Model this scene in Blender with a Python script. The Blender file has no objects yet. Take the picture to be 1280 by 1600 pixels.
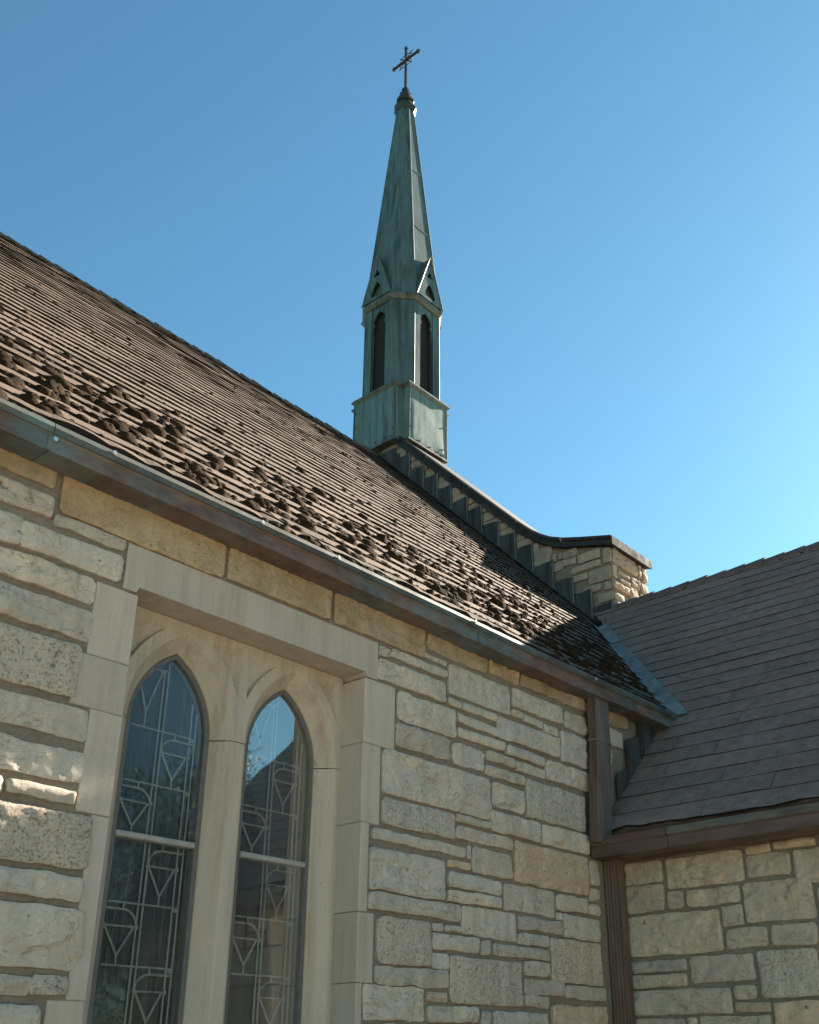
import bpy, math, random
import numpy as np
from mathutils import Matrix, Vector
from mathutils.geometry import tessellate_polygon

# ------------------------------------------------------------------ scale
# The church was surveyed in "units"; 1 unit = K metres, the eye is 1.6 m up.
K = 0.7
EYE = 1.6
def W(p):
    p = np.asarray(p, float)
    out = p * K
    out[..., 2] = (p[..., 2] - EYE) * K + EYE
    return out
ZG = EYE - EYE / K            # the ground, in units
D = 4.0                       # eye to wall, in units

scene = bpy.context.scene
COL = scene.collection

# ------------------------------------------------------------------ camera
cam_d = bpy.data.cameras.new('camera')
cam = bpy.data.objects.new('camera', cam_d)
COL.objects.link(cam)
cam_d.sensor_fit = 'VERTICAL'
cam_d.sensor_height = 36.0
cam_d.lens = 1611.985 / 1600 * 36.0
cam_d.shift_x = -(693.691 - 640) / 1600
cam_d.shift_y = (914.706 - 800) / 1600
cam_d.clip_start = 0.05
cam_d.clip_end = 2000
_r = Vector((0.644954, -0.764197, -0.004534))
_f = Vector((0.695166, 0.584261, 0.418789)).normalized()
_r = (_r - _f * _r.dot(_f)).normalized()
_u = _r.cross(_f)
cm = Matrix(((_r.x, _u.x, -_f.x, 0), (_r.y, _u.y, -_f.y, 0), (_r.z, _u.z, -_f.z, 0), (0, 0, 0, 1)))
cm.translation = Vector(W((0, -D, 1.6)))
cam.matrix_world = cm
scene.camera = cam

# ------------------------------------------------------------------ sky and sun
SUN = Vector((1.0, -0.06, 0.515)).normalized()      # towards the sun
world = bpy.data.worlds.new('World')
scene.world = world
world.use_nodes = True
wn = world.node_tree.nodes
wl = world.node_tree.links
bg = wn['Background']
sky = wn.new('ShaderNodeTexSky')
sky.sky_type = 'NISHITA'
sky.sun_disc = False
sky.sun_elevation = math.asin(SUN.z)
sky.sun_rotation = math.atan2(SUN.x, SUN.y)
sky.altitude = 200
sky.air_density = 1.0
sky.dust_density = 0.3
sky.ozone_density = 1.2
bg.inputs['Strength'].default_value = 0.05
tintn = wn.new('ShaderNodeMix'); tintn.data_type = 'RGBA'; tintn.blend_type = 'MULTIPLY'
tintn.inputs[0].default_value = 1.0
tintn.inputs[7].default_value = (0.465, 0.765, 0.765, 1)      # one even tint over the whole sky
wl.new(sky.outputs[0], tintn.inputs[6])
wl.new(tintn.outputs[2], bg.inputs['Color'])
sun_d = bpy.data.lights.new('sun', 'SUN')
sun_d.energy = 5.0
sun_d.angle = math.radians(0.53)
sun_d.color = (1.0, 0.90, 0.76)
sun = bpy.data.objects.new('sun', sun_d)
COL.objects.link(sun)
sun.rotation_euler = (-SUN).to_track_quat('-Z', 'Y').to_euler()
sun.location = (20, -3, 12)
vs = scene.view_settings
vs.view_transform = 'Standard'
vs.look = 'None'
vs.exposure = 2.35
vs.gamma = 1.0
vs.use_curve_mapping = False

rng = random.Random(7)
nrg = np.random.default_rng(7)

# ------------------------------------------------------------------ noise
def _hash(i, j, k, s):
    h = (i * 374761393 + j * 668265263 + k * 2147483647 + s * 1274126177) & 0xFFFFFFFF
    h = ((h ^ (h >> 13)) * 1274126177) & 0xFFFFFFFF
    h = h ^ (h >> 16)
    return (h & 0xFFFFFF) / float(0xFFFFFF)
def vnoise(P, seed=0):
    P = np.asarray(P, float)
    I = np.floor(P).astype(np.int64)
    F = P - I
    F = F * F * (3 - 2 * F)
    r = 0
    for dx in (0, 1):
        for dy in (0, 1):
            for dz in (0, 1):
                w = (F[..., 0] if dx else 1 - F[..., 0]) * (F[..., 1] if dy else 1 - F[..., 1]) * (F[..., 2] if dz else 1 - F[..., 2])
                r = r + w * _hash(I[..., 0] + dx, I[..., 1] + dy, I[..., 2] + dz, seed)
    return r * 2 - 1
def fbm(P, seed=0, octv=4, gain=0.5):
    P = np.asarray(P, float)
    a, r = 1.0, 0
    for o in range(octv):
        r = r + a * vnoise(P * (2 ** o) + 17.3 * o, seed + o)
        a *= gain
    return r

# ------------------------------------------------------------------ objects
ORIG = {}
def empty(name, p, label=None, cat=None, group=None, kind=None):
    o = bpy.data.objects.new(name, None)
    COL.objects.link(o)
    w = W(p)
    o.location = w
    o.empty_display_size = 0.2
    ORIG[o] = w
    tag(o, label, cat, group, kind)
    return o
def tag(o, label=None, cat=None, group=None, kind=None):
    if label: o['label'] = label
    if cat: o['category'] = cat
    if group: o['group'] = group
    if kind: o['kind'] = kind
def place(o, org, parent):
    ORIG[o] = np.asarray(org, float)
    if parent is not None:
        o.parent = parent
        o.location = ORIG[o] - ORIG[parent]
    else:
        o.location = ORIG[o]
def mk(name, V, F, mat, parent=None, smooth=False, kind=None, label=None, cat=None, group=None, scale=True, attr=None):
    V = np.asarray(V, float).reshape(-1, 3)
    if scale: V = W(V)
    lo, hi = V.min(0), V.max(0)
    org = np.array([(lo[0] + hi[0]) / 2, (lo[1] + hi[1]) / 2, lo[2]])
    me = bpy.data.meshes.new(name)
    me.from_pydata((V - org).tolist(), [], [tuple(int(i) for i in f) for f in F])
    me.materials.append(mat)
    if smooth: me.polygons.foreach_set('use_smooth', [True] * len(me.polygons))
    if attr is not None:
        at = me.attributes.new('tint', 'FLOAT', 'POINT')
        at.data.foreach_set('value', np.asarray(attr, float))
    me.update()
    o = bpy.data.objects.new(name, me)
    COL.objects.link(o)
    place(o, org, parent)
    tag(o, label, cat, group, kind)
    return o
class MB:
    """collects shapes that make up one object"""
    def __init__(s): s.V = []; s.F = []
    def add(s, V, F):
        n = len(s.V)
        s.V += [tuple(map(float, v)) for v in V]
        s.F += [tuple(i + n for i in f) for f in F]
        return s
    def box(s, lo, hi):
        (a, b, c), (d, e, f) = lo, hi
        V = [(a, b, c), (d, b, c), (d, e, c), (a, e, c), (a, b, f), (d, b, f), (d, e, f), (a, e, f)]
        return s.add(V, [(0, 3, 2, 1), (4, 5, 6, 7), (0, 1, 5, 4), (1, 2, 6, 5), (2, 3, 7, 6), (3, 0, 4, 7)])
    def bbox(s, lo, hi, b=0.006):
        """box with chamfered edges"""
        lo = np.array(lo, float); hi = np.array(hi, float)
        b = min(b, 0.3 * float((hi - lo).min()))
        V = []; idx = {}
        for sx in (0, 1):
            for sy in (0, 1):
                for sz in (0, 1):
                    c = np.where([sx, sy, sz], hi, lo); ins = np.where([sx, sy, sz], -b, b)
                    for a in range(3):
                        p = c + ins; p[a] = c[a]
                        idx[(sx, sy, sz, a)] = len(V); V.append(tuple(p))
        F = []
        cs = [(0, 0), (1, 0), (1, 1), (0, 1)]
        for a in range(3):
            for sd in (0, 1):
                q = []
                for c in cs:
                    k = [0, 0, 0]; k[a] = sd; k[(a + 1) % 3] = c[0]; k[(a + 2) % 3] = c[1]
                    q.append(idx[(*k, a)])
                F.append(tuple(q if sd else q[::-1]))
        for a in range(3):
            b1, b2 = (a + 1) % 3, (a + 2) % 3
            for s1 in (0, 1):
                for s2 in (0, 1):
                    k0 = [0, 0, 0]; k0[b1] = s1; k0[b2] = s2
                    k1 = list(k0); k1[a] = 1
                    q = [idx[(*k0, b1)], idx[(*k1, b1)], idx[(*k1, b2)], idx[(*k0, b2)]]
                    F.append(tuple(q if s1 == s2 else q[::-1]))
        for sx in (0, 1):
            for sy in (0, 1):
                for sz in (0, 1):
                    q = [idx[(sx, sy, sz, a)] for a in range(3)]
                    F.append(tuple(q if (sx + sy + sz) % 2 else q[::-1]))
        return s.add(V, F)
    def loft(s, rings, cap=(True, True), closed=True):
        n = len(rings[0]); V = [p for r in rings for p in r]; F = []
        m = n if closed else n - 1
        for k in range(len(rings) - 1):
            for i in range(m):
                j = (i + 1) % n
                F.append((k * n + i, k * n + j, (k + 1) * n + j, (k + 1) * n + i))
        if cap[0]: F.append(tuple(range(n))[::-1])
        if cap[1]: F.append(tuple((len(rings) - 1) * n + i for i in range(n)))
        return s.add(V, F)
    def tube(s, pts, r, n=8, cap=True):
        pts = [np.array(p, float) for p in pts]; rings = []
        rr = r if hasattr(r, '__len__') else [r] * len(pts)
        for i, p in enumerate(pts):
            t = pts[min(i + 1, len(pts) - 1)] - pts[max(i - 1, 0)]; t /= np.linalg.norm(t)
            a = np.array([0, 0, 1.0]) if abs(t[2]) < 0.9 else np.array([1.0, 0, 0])
            u = np.cross(t, a); u /= np.linalg.norm(u); v = np.cross(t, u)
            rings.append([tuple(p + rr[i] * (math.cos(q) * u + math.sin(q) * v)) for q in [2 * math.pi * k / n for k in range(n)]])
        return s.loft(rings, (cap, cap))
    def prism(s, outer, holes, fn, t0, t1):
        """flat polygon with holes pushed from depth t0 to t1; fn(a, b, t) -> point"""
        loops = [outer] + list(holes)
        flat = [p for l in loops for p in l]; n = len(flat)
        tri = tessellate_polygon([[Vector((p[0], p[1], 0)) for p in l] for l in loops])
        V = [fn(p[0], p[1], t0) for p in flat] + [fn(p[0], p[1], t1) for p in flat]
        F = [tuple(t) for t in tri] + [tuple(i + n for i in t[::-1]) for t in tri]
        k = 0
        for l in loops:
            m = len(l)
            for i in range(m):
                j = (i + 1) % m
                F.append((k + i, k + j, n + k + j, n + k + i))
            k += m
        return s.add(V, F)
    def build(s, name, mat, parent=None, **kw): return mk(name, s.V, s.F, mat, parent, **kw)

# ------------------------------------------------------------------ materials
def newmat(name):
    m = bpy.data.materials.new(name); m.use_nodes = True
    nt = m.node_tree; b = nt.nodes['Principled BSDF']
    return m, nt, b
def N(nt, t, **kw):
    n = nt.nodes.new(t)
    for k, v in kw.items():
        if k in n.inputs.keys(): n.inputs[k].default_value = v
        else: setattr(n, k, v)
    return n
def coords(nt, scale=(1, 1, 1), space='Object', rnd=True):
    tc = N(nt, 'ShaderNodeTexCoord')
    mp = N(nt, 'ShaderNodeMapping'); mp.inputs['Scale'].default_value = scale
    if space == 'World':
        g = N(nt, 'ShaderNodeNewGeometry'); nt.links.new(g.outputs['Position'], mp.inputs['Vector'])
    else:
        nt.links.new(tc.outputs[space], mp.inputs['Vector'])
    return mp.outputs[0]
def noise(nt, vec, scale, detail=6, rough=0.55, dist=0.0):
    n = N(nt, 'ShaderNodeTexNoise', Scale=scale, Detail=detail, Roughness=rough, Distortion=dist)
    nt.links.new(vec, n.inputs['Vector']); return n.outputs['Fac']
def ramp(nt, fac, stops):
    r = N(nt, 'ShaderNodeValToRGB'); e = r.color_ramp.elements
    while len(e) < len(stops): e.new(0.5)
    for el, (p, c) in zip(e, stops):
        el.position = p; el.color = (*c, 1) if len(c) == 3 else c
    nt.links.new(fac, r.inputs[0]); return r.outputs[0]
def g3(v): return (v, v, v)
def mix(nt, a, b, fac, mode='MIX'):
    m = N(nt, 'ShaderNodeMix', data_type='RGBA', blend_type=mode)
    for s, i in ((fac, 0), (a, 6), (b, 7)):
        if isinstance(s, (int, float)): m.inputs[i].default_value = s
        elif isinstance(s, tuple): m.inputs[i].default_value = (*s, 1)
        else: nt.links.new(s, m.inputs[i])
    return m.outputs[2]
def bump(nt, b, h, strength=0.3, dist=0.01, prev=None):
    n = N(nt, 'ShaderNodeBump', Strength=strength, Distance=dist)
    nt.links.new(h, n.inputs['Height'])
    if prev is not None: nt.links.new(prev, n.inputs['Normal'])
    nt.links.new(n.outputs[0], b.inputs['Normal']); return n.outputs[0]
def orand(nt):
    return N(nt, 'ShaderNodeObjectInfo').outputs['Random']

def stone_mat(name, c1, c2, stain, pit=0.0, rough=0.9, bmp=0.35):
    m, nt, b = newmat(name)
    v = coords(nt, space='World')
    f1 = noise(nt, v, 5, 6, 0.6)
    base = mix(nt, c1, c2, ramp(nt, f1, [(0.35, g3(0)), (0.65, g3(1))]))
    f2 = noise(nt, v, 2.2, 8, 0.65, 0.4)
    base = mix(nt, base, stain, ramp(nt, f2, [(0.52, g3(0)), (0.78, g3(0.55))]))
    f3 = noise(nt, v, 75, 6, 0.75)
    base = mix(nt, base, ramp(nt, f3, [(0.3, g3(0.70)), (0.7, g3(1.18))]), 0.6, 'MULTIPLY')
    tint = ramp(nt, orand(nt), [(0.0, (0.80, 0.79, 0.78)), (0.35, (1.0, 0.98, 0.95)), (0.7, (0.94, 0.96, 0.98)), (1.0, (1.12, 1.07, 1.0))])
    base = mix(nt, base, tint, 1.0, 'MULTIPLY')
    if pit:
        vo = N(nt, 'ShaderNodeTexNoise', Scale=125, Detail=4, Roughness=0.65)
        nt.links.new(v, vo.inputs['Vector'])
        pm = ramp(nt, vo.outputs['Fac'], [(0.36, g3(0)), (0.44, g3(1))])
        base = mix(nt, base, ramp(nt, pm, [(0, (0.30, 0.28, 0.22)), (1, (1, 1, 1))]), pit, 'MULTIPLY')
        nb = bump(nt, b, pm, 0.7 * pit, 0.006)
    else: nb = None
    # hairline fissures and weather streaks
    cr = noise(nt, coords(nt, (1, 1, 1.7), space='World'), 5.5, 6, 0.62, 0.8)
    base = mix(nt, base, (0.16, 0.12, 0.085), ramp(nt, cr, [(0.488, g3(0)), (0.5, g3(0.6)), (0.512, g3(0))]))
    ws = noise(nt, coords(nt, (7, 7, 0.9), space='World'), 2.0, 5, 0.6)
    base = mix(nt, base, ramp(nt, ws, [(0.35, g3(0.80)), (0.65, g3(1.06))]), 0.8, 'MULTIPLY')
    # small dark specks
    sp = noise(nt, v, 28, 2, 0.5)
    base = mix(nt, base, (0.10, 0.09, 0.07), ramp(nt, sp, [(0.24, g3(0.7)), (0.28, g3(0))]))
    nt.links.new(base, b.inputs['Base Color'])
    b.inputs['Roughness'].default_value = rough
    h = mix(nt, f3, noise(nt, v, 18, 8, 0.7), 0.5)
    bump(nt, b, h, bmp, 0.012, nb)
    return m
M = {}
M['cream'] = stone_mat('cream_limestone', (0.63, 0.535, 0.415), (0.56, 0.48, 0.38), (0.48, 0.37, 0.25), bmp=0.6)
M['pitted'] = stone_mat('pitted_limestone', (0.61, 0.51, 0.39), (0.54, 0.46, 0.36), (0.45, 0.35, 0.25), pit=0.7, bmp=0.8)
M['warm'] = stone_mat('warm_limestone', (0.62, 0.44, 0.29), (0.55, 0.42, 0.30), (0.46, 0.29, 0.17))
M['greystone'] = stone_mat('grey_limestone', (0.44, 0.37, 0.31), (0.52, 0.43, 0.34), (0.33, 0.26, 0.20))
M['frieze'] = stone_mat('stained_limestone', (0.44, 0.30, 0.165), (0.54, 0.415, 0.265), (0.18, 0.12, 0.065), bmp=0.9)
M['wingstone'] = stone_mat('wing_limestone', (0.58, 0.45, 0.32), (0.52, 0.43, 0.32), (0.52, 0.34, 0.22), bmp=0.6)
M['parapetstone'] = stone_mat('weathered_limestone', (0.50, 0.38, 0.26), (0.40, 0.32, 0.23), (0.15, 0.12, 0.095))

def dressed(name, c1, c2, streak):
    m, nt, b = newmat(name)
    v = coords(nt, space='World')
    f1 = noise(nt, v, 3.5, 5, 0.6)
    base = mix(nt, c1, c2, ramp(nt, f1, [(0.35, g3(0)), (0.68, g3(1))]))
    vs_ = coords(nt, (9, 9, 0.7), space='World')
    f2 = noise(nt, vs_, 2.0, 5, 0.6)
    base = mix(nt, base, streak, ramp(nt, f2, [(0.46, g3(0)), (0.70, g3(0.75))]))
    f3 = noise(nt, v, 140, 3, 0.6)
    base = mix(nt, base, ramp(nt, f3, [(0.3, g3(0.82)), (0.7, g3(1.12))]), 0.5, 'MULTIPLY')
    sp = noise(nt, v, 35, 2, 0.5)
    base = mix(nt, base, (0.15, 0.13, 0.10), ramp(nt, sp, [(0.22, g3(0.6)), (0.26, g3(0))]))
    base = mix(nt, base, ramp(nt, orand(nt), [(0, g3(0.92)), (1, g3(1.07))]), 1.0, 'MULTIPLY')
    nt.links.new(base, b.inputs['Base Color']); b.inputs['Roughness'].default_value = 0.85
    bump(nt, b, mix(nt, f3, noise(nt, v, 12, 6, 0.6), 0.5), 0.18, 0.006)
    return m
M['dressed'] = dressed('dressed_limestone', (0.53, 0.435, 0.34), (0.47, 0.395, 0.315), (0.40, 0.315, 0.225))
M['tracery'] = dressed('tracery_limestone', (0.55, 0.45, 0.335), (0.49, 0.41, 0.315), (0.36, 0.25, 0.155))

def mortar_mat():
    m, nt, b = newmat('mortar')
    v = coords(nt, space='World')
    f = noise(nt, v, 50, 6, 0.7); g = noise(nt, v, 3, 4, 0.6)
    c = mix(nt, (0.205, 0.162, 0.118), (0.27, 0.218, 0.162), ramp(nt, g, [(0.35, g3(0)), (0.65, g3(1))]))
    c = mix(nt, c, ramp(nt, f, [(0.3, g3(0.65)), (0.7, g3(1.2))]), 0.7, 'MULTIPLY')
    nt.links.new(c, b.inputs['Base Color']); b.inputs['Roughness'].default_value = 0.95
    bump(nt, b, f, 0.6, 0.01); return m
M['mortar'] = mortar_mat()

def shingle_mat(name, c1, c2, c3, grit=0.6, tabs=None):
    m, nt, b = newmat(name)
    v = coords(nt, space='World')
    f = noise(nt, v, 1.3, 6, 0.6); f2 = noise(nt, v, 9, 5, 0.6); f3 = noise(nt, v, 220, 2, 0.6)
    c = mix(nt, c1, c2, ramp(nt, f, [(0.35, g3(0)), (0.65, g3(1))]))
    c = mix(nt, c, c3, ramp(nt, f2, [(0.5, g3(0)), (0.75, g3(0.6))]))
    st_ = noise(nt, v, 16, 7, 0.75)
    c = mix(nt, c, ramp(nt, st_, [(0.36, g3(0.62)), (0.52, g3(1.0)), (0.74, g3(1.35))]), 0.7, 'MULTIPLY')
    at = N(nt, 'ShaderNodeAttribute', attribute_name='tint')
    c = mix(nt, c, ramp(nt, at.outputs['Fac'], [(0, g3(0.70)), (1, g3(1.30))]), 1.0, 'MULTIPLY')
    c = mix(nt, c, ramp(nt, f3, [(0.3, g3(0.6)), (0.7, g3(1.35))]), grit, 'MULTIPLY')
    nt.links.new(c, b.inputs['Base Color']); b.inputs['Roughness'].default_value = 0.92
    b.inputs['Specular IOR Level'].default_value = 0.25
    bump(nt, b, f3, 0.5, 0.004); return m
M['shingle'] = shingle_mat('brown_shingle', (0.100, 0.064, 0.042), (0.126, 0.084, 0.058), (0.080, 0.060, 0.038), 0.8)
M['wingshingle'] = shingle_mat('grey_shingle', (0.222, 0.142, 0.108), (0.262, 0.176, 0.138), (0.185, 0.132, 0.106), 0.6)

def copper(name, cpat, cdark, cbrown, patina, metal=0.2, rough=0.45, sscale=(8, 8, 0.5), space='World', spec=0.5):
    """weathered copper: brown metal, green bloom, dark runs"""
    m, nt, b = newmat(name)
    v = coords(nt, sscale, space); w = coords(nt, space=space)
    s1 = noise(nt, v, 2.2, 8, 0.65); s2 = noise(nt, v, 9, 6, 0.7); g = noise(nt, w, 1.6, 6, 0.6, 0.3)
    lo, hi = patina
    c = mix(nt, cbrown, cpat, ramp(nt, g, [(lo, g3(0)), (hi, g3(1))]))
    c = mix(nt, c, cdark, ramp(nt, s1, [(0.46, g3(0)), (0.66, g3(0.85))]))
    c = mix(nt, c, ramp(nt, s2, [(0.25, g3(0.70)), (0.75, g3(1.25))]), 0.7, 'MULTIPLY')
    c = mix(nt, c, ramp(nt, orand(nt), [(0, g3(0.80)), (1, g3(1.18))]), 1.0, 'MULTIPLY')
    nt.links.new(c, b.inputs['Base Color'])
    b.inputs['Metallic'].default_value = metal; b.inputs['Specular IOR Level'].default_value = spec
    nt.links.new(ramp(nt, s1, [(0.3, g3(rough - 0.08)), (0.7, g3(rough + 0.2))]), b.inputs['Roughness'])
    bump(nt, b, noise(nt, w, 3.0, 3, 0.5), 0.25, 0.02)
    return m
M['spire'] = copper('spire_copper', (0.098, 0.150, 0.129), (0.028, 0.037, 0.034), (0.080, 0.095, 0.079), (0.30, 0.55), 0.10, 0.44, spec=0.5)
M['spirebase'] = copper('base_copper', (0.145, 0.212, 0.178), (0.050, 0.060, 0.053), (0.135, 0.145, 0.116), (0.26, 0.50), 0.10, 0.46, spec=0.34)
M['lanterntrim'] = copper('trim_copper', (0.115, 0.135, 0.112), (0.04, 0.038, 0.032), (0.10, 0.085, 0.064), (0.35, 0.6), spec=0.5)
M['gutter'] = copper('gutter_copper', (0.135, 0.165, 0.150), (0.09, 0.062, 0.050), (0.185, 0.112, 0.084), (0.50, 0.60), 0.1, 0.6, (2.2, 2.2, 6), spec=0.35)
M['gutterlip'] = copper('gutter_lip_copper', (0.105, 0.140, 0.120), (0.06, 0.052, 0.044), (0.125, 0.095, 0.075), (0.40, 0.62), 0.1, 0.55, (2.2, 2.2, 6), spec=0.3)
M['winggutter'] = copper('wing_gutter_copper', (0.15, 0.19, 0.17), (0.06, 0.042, 0.034), (0.145, 0.086, 0.066), (0.60, 0.66), 0.2, 0.5, (3, 1.2, 5))
M['pipe'] = copper('downspout_copper', (0.16, 0.115, 0.09), (0.075, 0.046, 0.036), (0.165, 0.092, 0.068), (0.40, 0.60), 0.2, 0.45, (9, 9, 0.6))
M['pipefront'] = copper('skylit_downspout_copper', (0.22, 0.185, 0.155), (0.12, 0.09, 0.07), (0.19, 0.14, 0.11), (0.40, 0.55), 0.15, 0.5, (9, 9, 0.5))  # paler copper: sky reflection on the pipe front put into the colour
M['flash'] = copper('flashing_lead', (0.070, 0.076, 0.070), (0.028, 0.028, 0.026), (0.062, 0.054, 0.046), (0.35, 0.6), 0.1, 0.68, (7, 7, 0.6), spec=0.3)
M['coping'] = copper('coping_metal', (0.045, 0.046, 0.043), (0.024, 0.024, 0.023), (0.042, 0.038, 0.035), (0.35, 0.6), 0.05, 0.7, (3, 3, 3), spec=0.2)
M['valley'] = copper('valley_copper', (0.20, 0.215, 0.205), (0.11, 0.115, 0.11), (0.18, 0.175, 0.16), (0.3, 0.55), 0.15, 0.5, (3, 3, 3))
M['cap'] = copper('cap_copper', (0.045, 0.055, 0.05), (0.02, 0.022, 0.02), (0.035, 0.035, 0.03), (0.4, 0.6), 0.3, 0.45, (4, 4, 3))
M['iron'] = copper('cross_iron', (0.045, 0.030, 0.032), (0.02, 0.015, 0.018), (0.05, 0.032, 0.03), (0.4, 0.6), 0.4, 0.45, (4, 4, 4))

def plain(name, c, rough=0.8, metal=0.0, bs=None):
    m, nt, b = newmat(name)
    v = coords(nt, space='World')
    f = noise(nt, v, 30, 5, 0.6)
    cc = mix(nt, c, ramp(nt, f, [(0.3, g3(0.75)), (0.7, g3(1.2))]), 0.8, 'MULTIPLY')
    nt.links.new(cc, b.inputs['Base Color']); b.inputs['Roughness'].default_value = rough
    b.inputs['Metallic'].default_value = metal
    bump(nt, b, f, 0.2, 0.004); return m
M['butt'] = plain('shingle_butt_edge', (0.022, 0.015, 0.011), 0.95)  # black asphalt edge, with the shade below each course in its colour
M['dark'] = plain('dark_timber', (0.030, 0.024, 0.020))
M['frame'] = plain('window_frame_paint', (0.135, 0.122, 0.108), 0.6)
M['transom'] = plain('transom_paint', (0.36, 0.335, 0.30), 0.6)
M['came'] = plain('lead_came', (0.25, 0.25, 0.225), 0.5, 0.1)
M['interior'] = plain('interior_shade', (0.016, 0.014, 0.012), 0.95)  # near-black: shade inside the lantern and window put into the colour
M['nail'] = plain('nail_metal', (0.62, 0.60, 0.56), 0.35, 0.6)

def stained():
    m, nt, b = newmat('stained_glass')
    c = ramp(nt, orand(nt), [(0.0, (0.006, 0.012, 0.010)), (0.4, (0.012, 0.012, 0.012)), (0.7, (0.010, 0.018, 0.015)), (1.0, (0.016, 0.012, 0.010))])
    nt.links.new(c, b.inputs['Base Color']); b.inputs['Roughness'].default_value = 0.35
    v = coords(nt, (30, 30, 2.0), space='World')
    bump(nt, b, noise(nt, v, 2, 3, 0.5), 0.15, 0.004); return m
M['stained'] = stained()
def storm_glass(name, refl):
    m, nt, b = newmat(name)
    nt.nodes.remove(b)
    out = nt.nodes['Material Output']
    gl = N(nt, 'ShaderNodeBsdfGlossy'); gl.inputs['Roughness'].default_value = 0.022
    gl.inputs['Color'].default_value = (0.97, 0.90, 0.84, 1)
    tr = N(nt, 'ShaderNodeBsdfTransparent'); tr.inputs['Color'].default_value = (0.86, 0.90, 0.88, 1)
    fr = N(nt, 'ShaderNodeFresnel', IOR=1.52)
    mul = N(nt, 'ShaderNodeMath', operation='MULTIPLY'); mul.inputs[1].default_value = refl; mul.use_clamp = True
    nt.links.new(fr.outputs[0], mul.inputs[0])
    ms = N(nt, 'ShaderNodeMixShader')
    nt.links.new(mul.outputs[0], ms.inputs[0]); nt.links.new(tr.outputs[0], ms.inputs[1]); nt.links.new(gl.outputs[0], ms.inputs[2])
    # grime runs on the outside
    df = N(nt, 'ShaderNodeBsdfDiffuse'); df.inputs['Color'].default_value = (0.42, 0.44, 0.42, 1)
    v = coords(nt, (75, 75, 1.6), space='World')
    run = ramp(nt, noise(nt, v, 2.2, 6, 0.7), [(0.45, g3(0.015)), (0.75, g3(0.20))])
    ms2 = N(nt, 'ShaderNodeMixShader')
    nt.links.new(run, ms2.inputs[0]); nt.links.new(ms.outputs[0], ms2.inputs[1]); nt.links.new(df.outputs[0], ms2.inputs[2])
    nt.links.new(ms2.outputs[0], out.inputs['Surface'])
    bn = N(nt, 'ShaderNodeBump', Strength=0.06, Distance=0.02)
    nt.links.new(noise(nt, coords(nt, (1, 1, 0.5), space='World'), 2.5, 2, 0.5), bn.inputs['Height'])
    nt.links.new(bn.outputs[0], gl.inputs['Normal'])
    return m
M['glass'] = storm_glass('storm_glass', 0.36)
M['lowglass'] = storm_glass('dull_storm_glass', 0.45)

def moss_mat():
    m, nt, b = newmat('moss')
    v = coords(nt, space='World')
    f = noise(nt, v, 25, 5, 0.7); g = noise(nt, v, 160, 3, 0.7)
    c = mix(nt, (0.020, 0.013, 0.007), (0.045, 0.027, 0.013), ramp(nt, f, [(0.35, g3(0)), (0.6, g3(1))]))
    c = mix(nt, c, (0.13, 0.065, 0.025), ramp(nt, noise(nt, v, 7, 3), [(0.55, g3(0)), (0.75, g3(0.6))]))
    c = mix(nt, c, ramp(nt, g, [(0.3, g3(0.5)), (0.7, g3(1.4))]), 0.8, 'MULTIPLY')
    nt.links.new(c, b.inputs['Base Color']); b.inputs['Roughness'].default_value = 1.0
    b.inputs['Specular IOR Level'].default_value = 0.1
    bump(nt, b, g, 0.9, 0.012); return m
M['moss'] = moss_mat()
def lawn_mat():
    m, nt, b = newmat('lawn')
    v = coords(nt, space='World')
    c = mix(nt, (0.050, 0.075, 0.022), (0.095, 0.105, 0.045), ramp(nt, noise(nt, v, 0.6, 8, 0.65), [(0.35, g3(0)), (0.65, g3(1))]))
    c = mix(nt, c, ramp(nt, noise(nt, v, 40, 4, 0.7), [(0.3, g3(0.55)), (0.7, g3(1.4))]), 0.8, 'MULTIPLY')
    nt.links.new(c, b.inputs['Base Color']); b.inputs['Roughness'].default_value = 1.0
    return m
M['lawn'] = lawn_mat()
M['bounceslab'] = plain('bounce_concrete', (0.50, 0.44, 0.36), 0.9)  # pale, so the added slab throws light back at the walls
M['bark'] = plain('bark', (0.075, 0.058, 0.042), 0.95)
def leaf_mat():
    m, nt, b = newmat('leaves')
    c = ramp(nt, noise(nt, coords(nt, space='World'), 0.9, 4), [(0.35, (0.028, 0.055, 0.014)), (0.65, (0.065, 0.095, 0.026))])
    nt.links.new(c, b.inputs['Base Color']); b.inputs['Roughness'].default_value = 0.6
    b.inputs['Transmission Weight'].default_value = 0.0
    return m
M['leaf'] = leaf_mat()

# ------------------------------------------------------------------ survey (units)
S1, YE, ZE, YC = 1.04, -0.09, 4.234, 5.58          # nave roof
def zr(y): return ZE + S1 * (y - YE)
XE, ZW0, XR, YEND = 6.43, 3.05, 9.85, -5.3          # wing roof, 45 degrees
def zw(x): return ZW0 + (x - XE)
def yval(x): return YE + (zw(x) - ZE) / S1
def xval(y): return XE + (zr(y) - ZW0)
XP, XP2 = 9.85, 10.71                               # gable wall
XC, YS = 10.30, 5.56                                # spire axis
XW = 6.66                                           # wing wall
NE = np.array([0, -S1, 1]) / math.hypot(1, S1)      # nave roof normal
NW = np.array([-1, 0, 1]) / math.sqrt(2)            # wing roof normal

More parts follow.
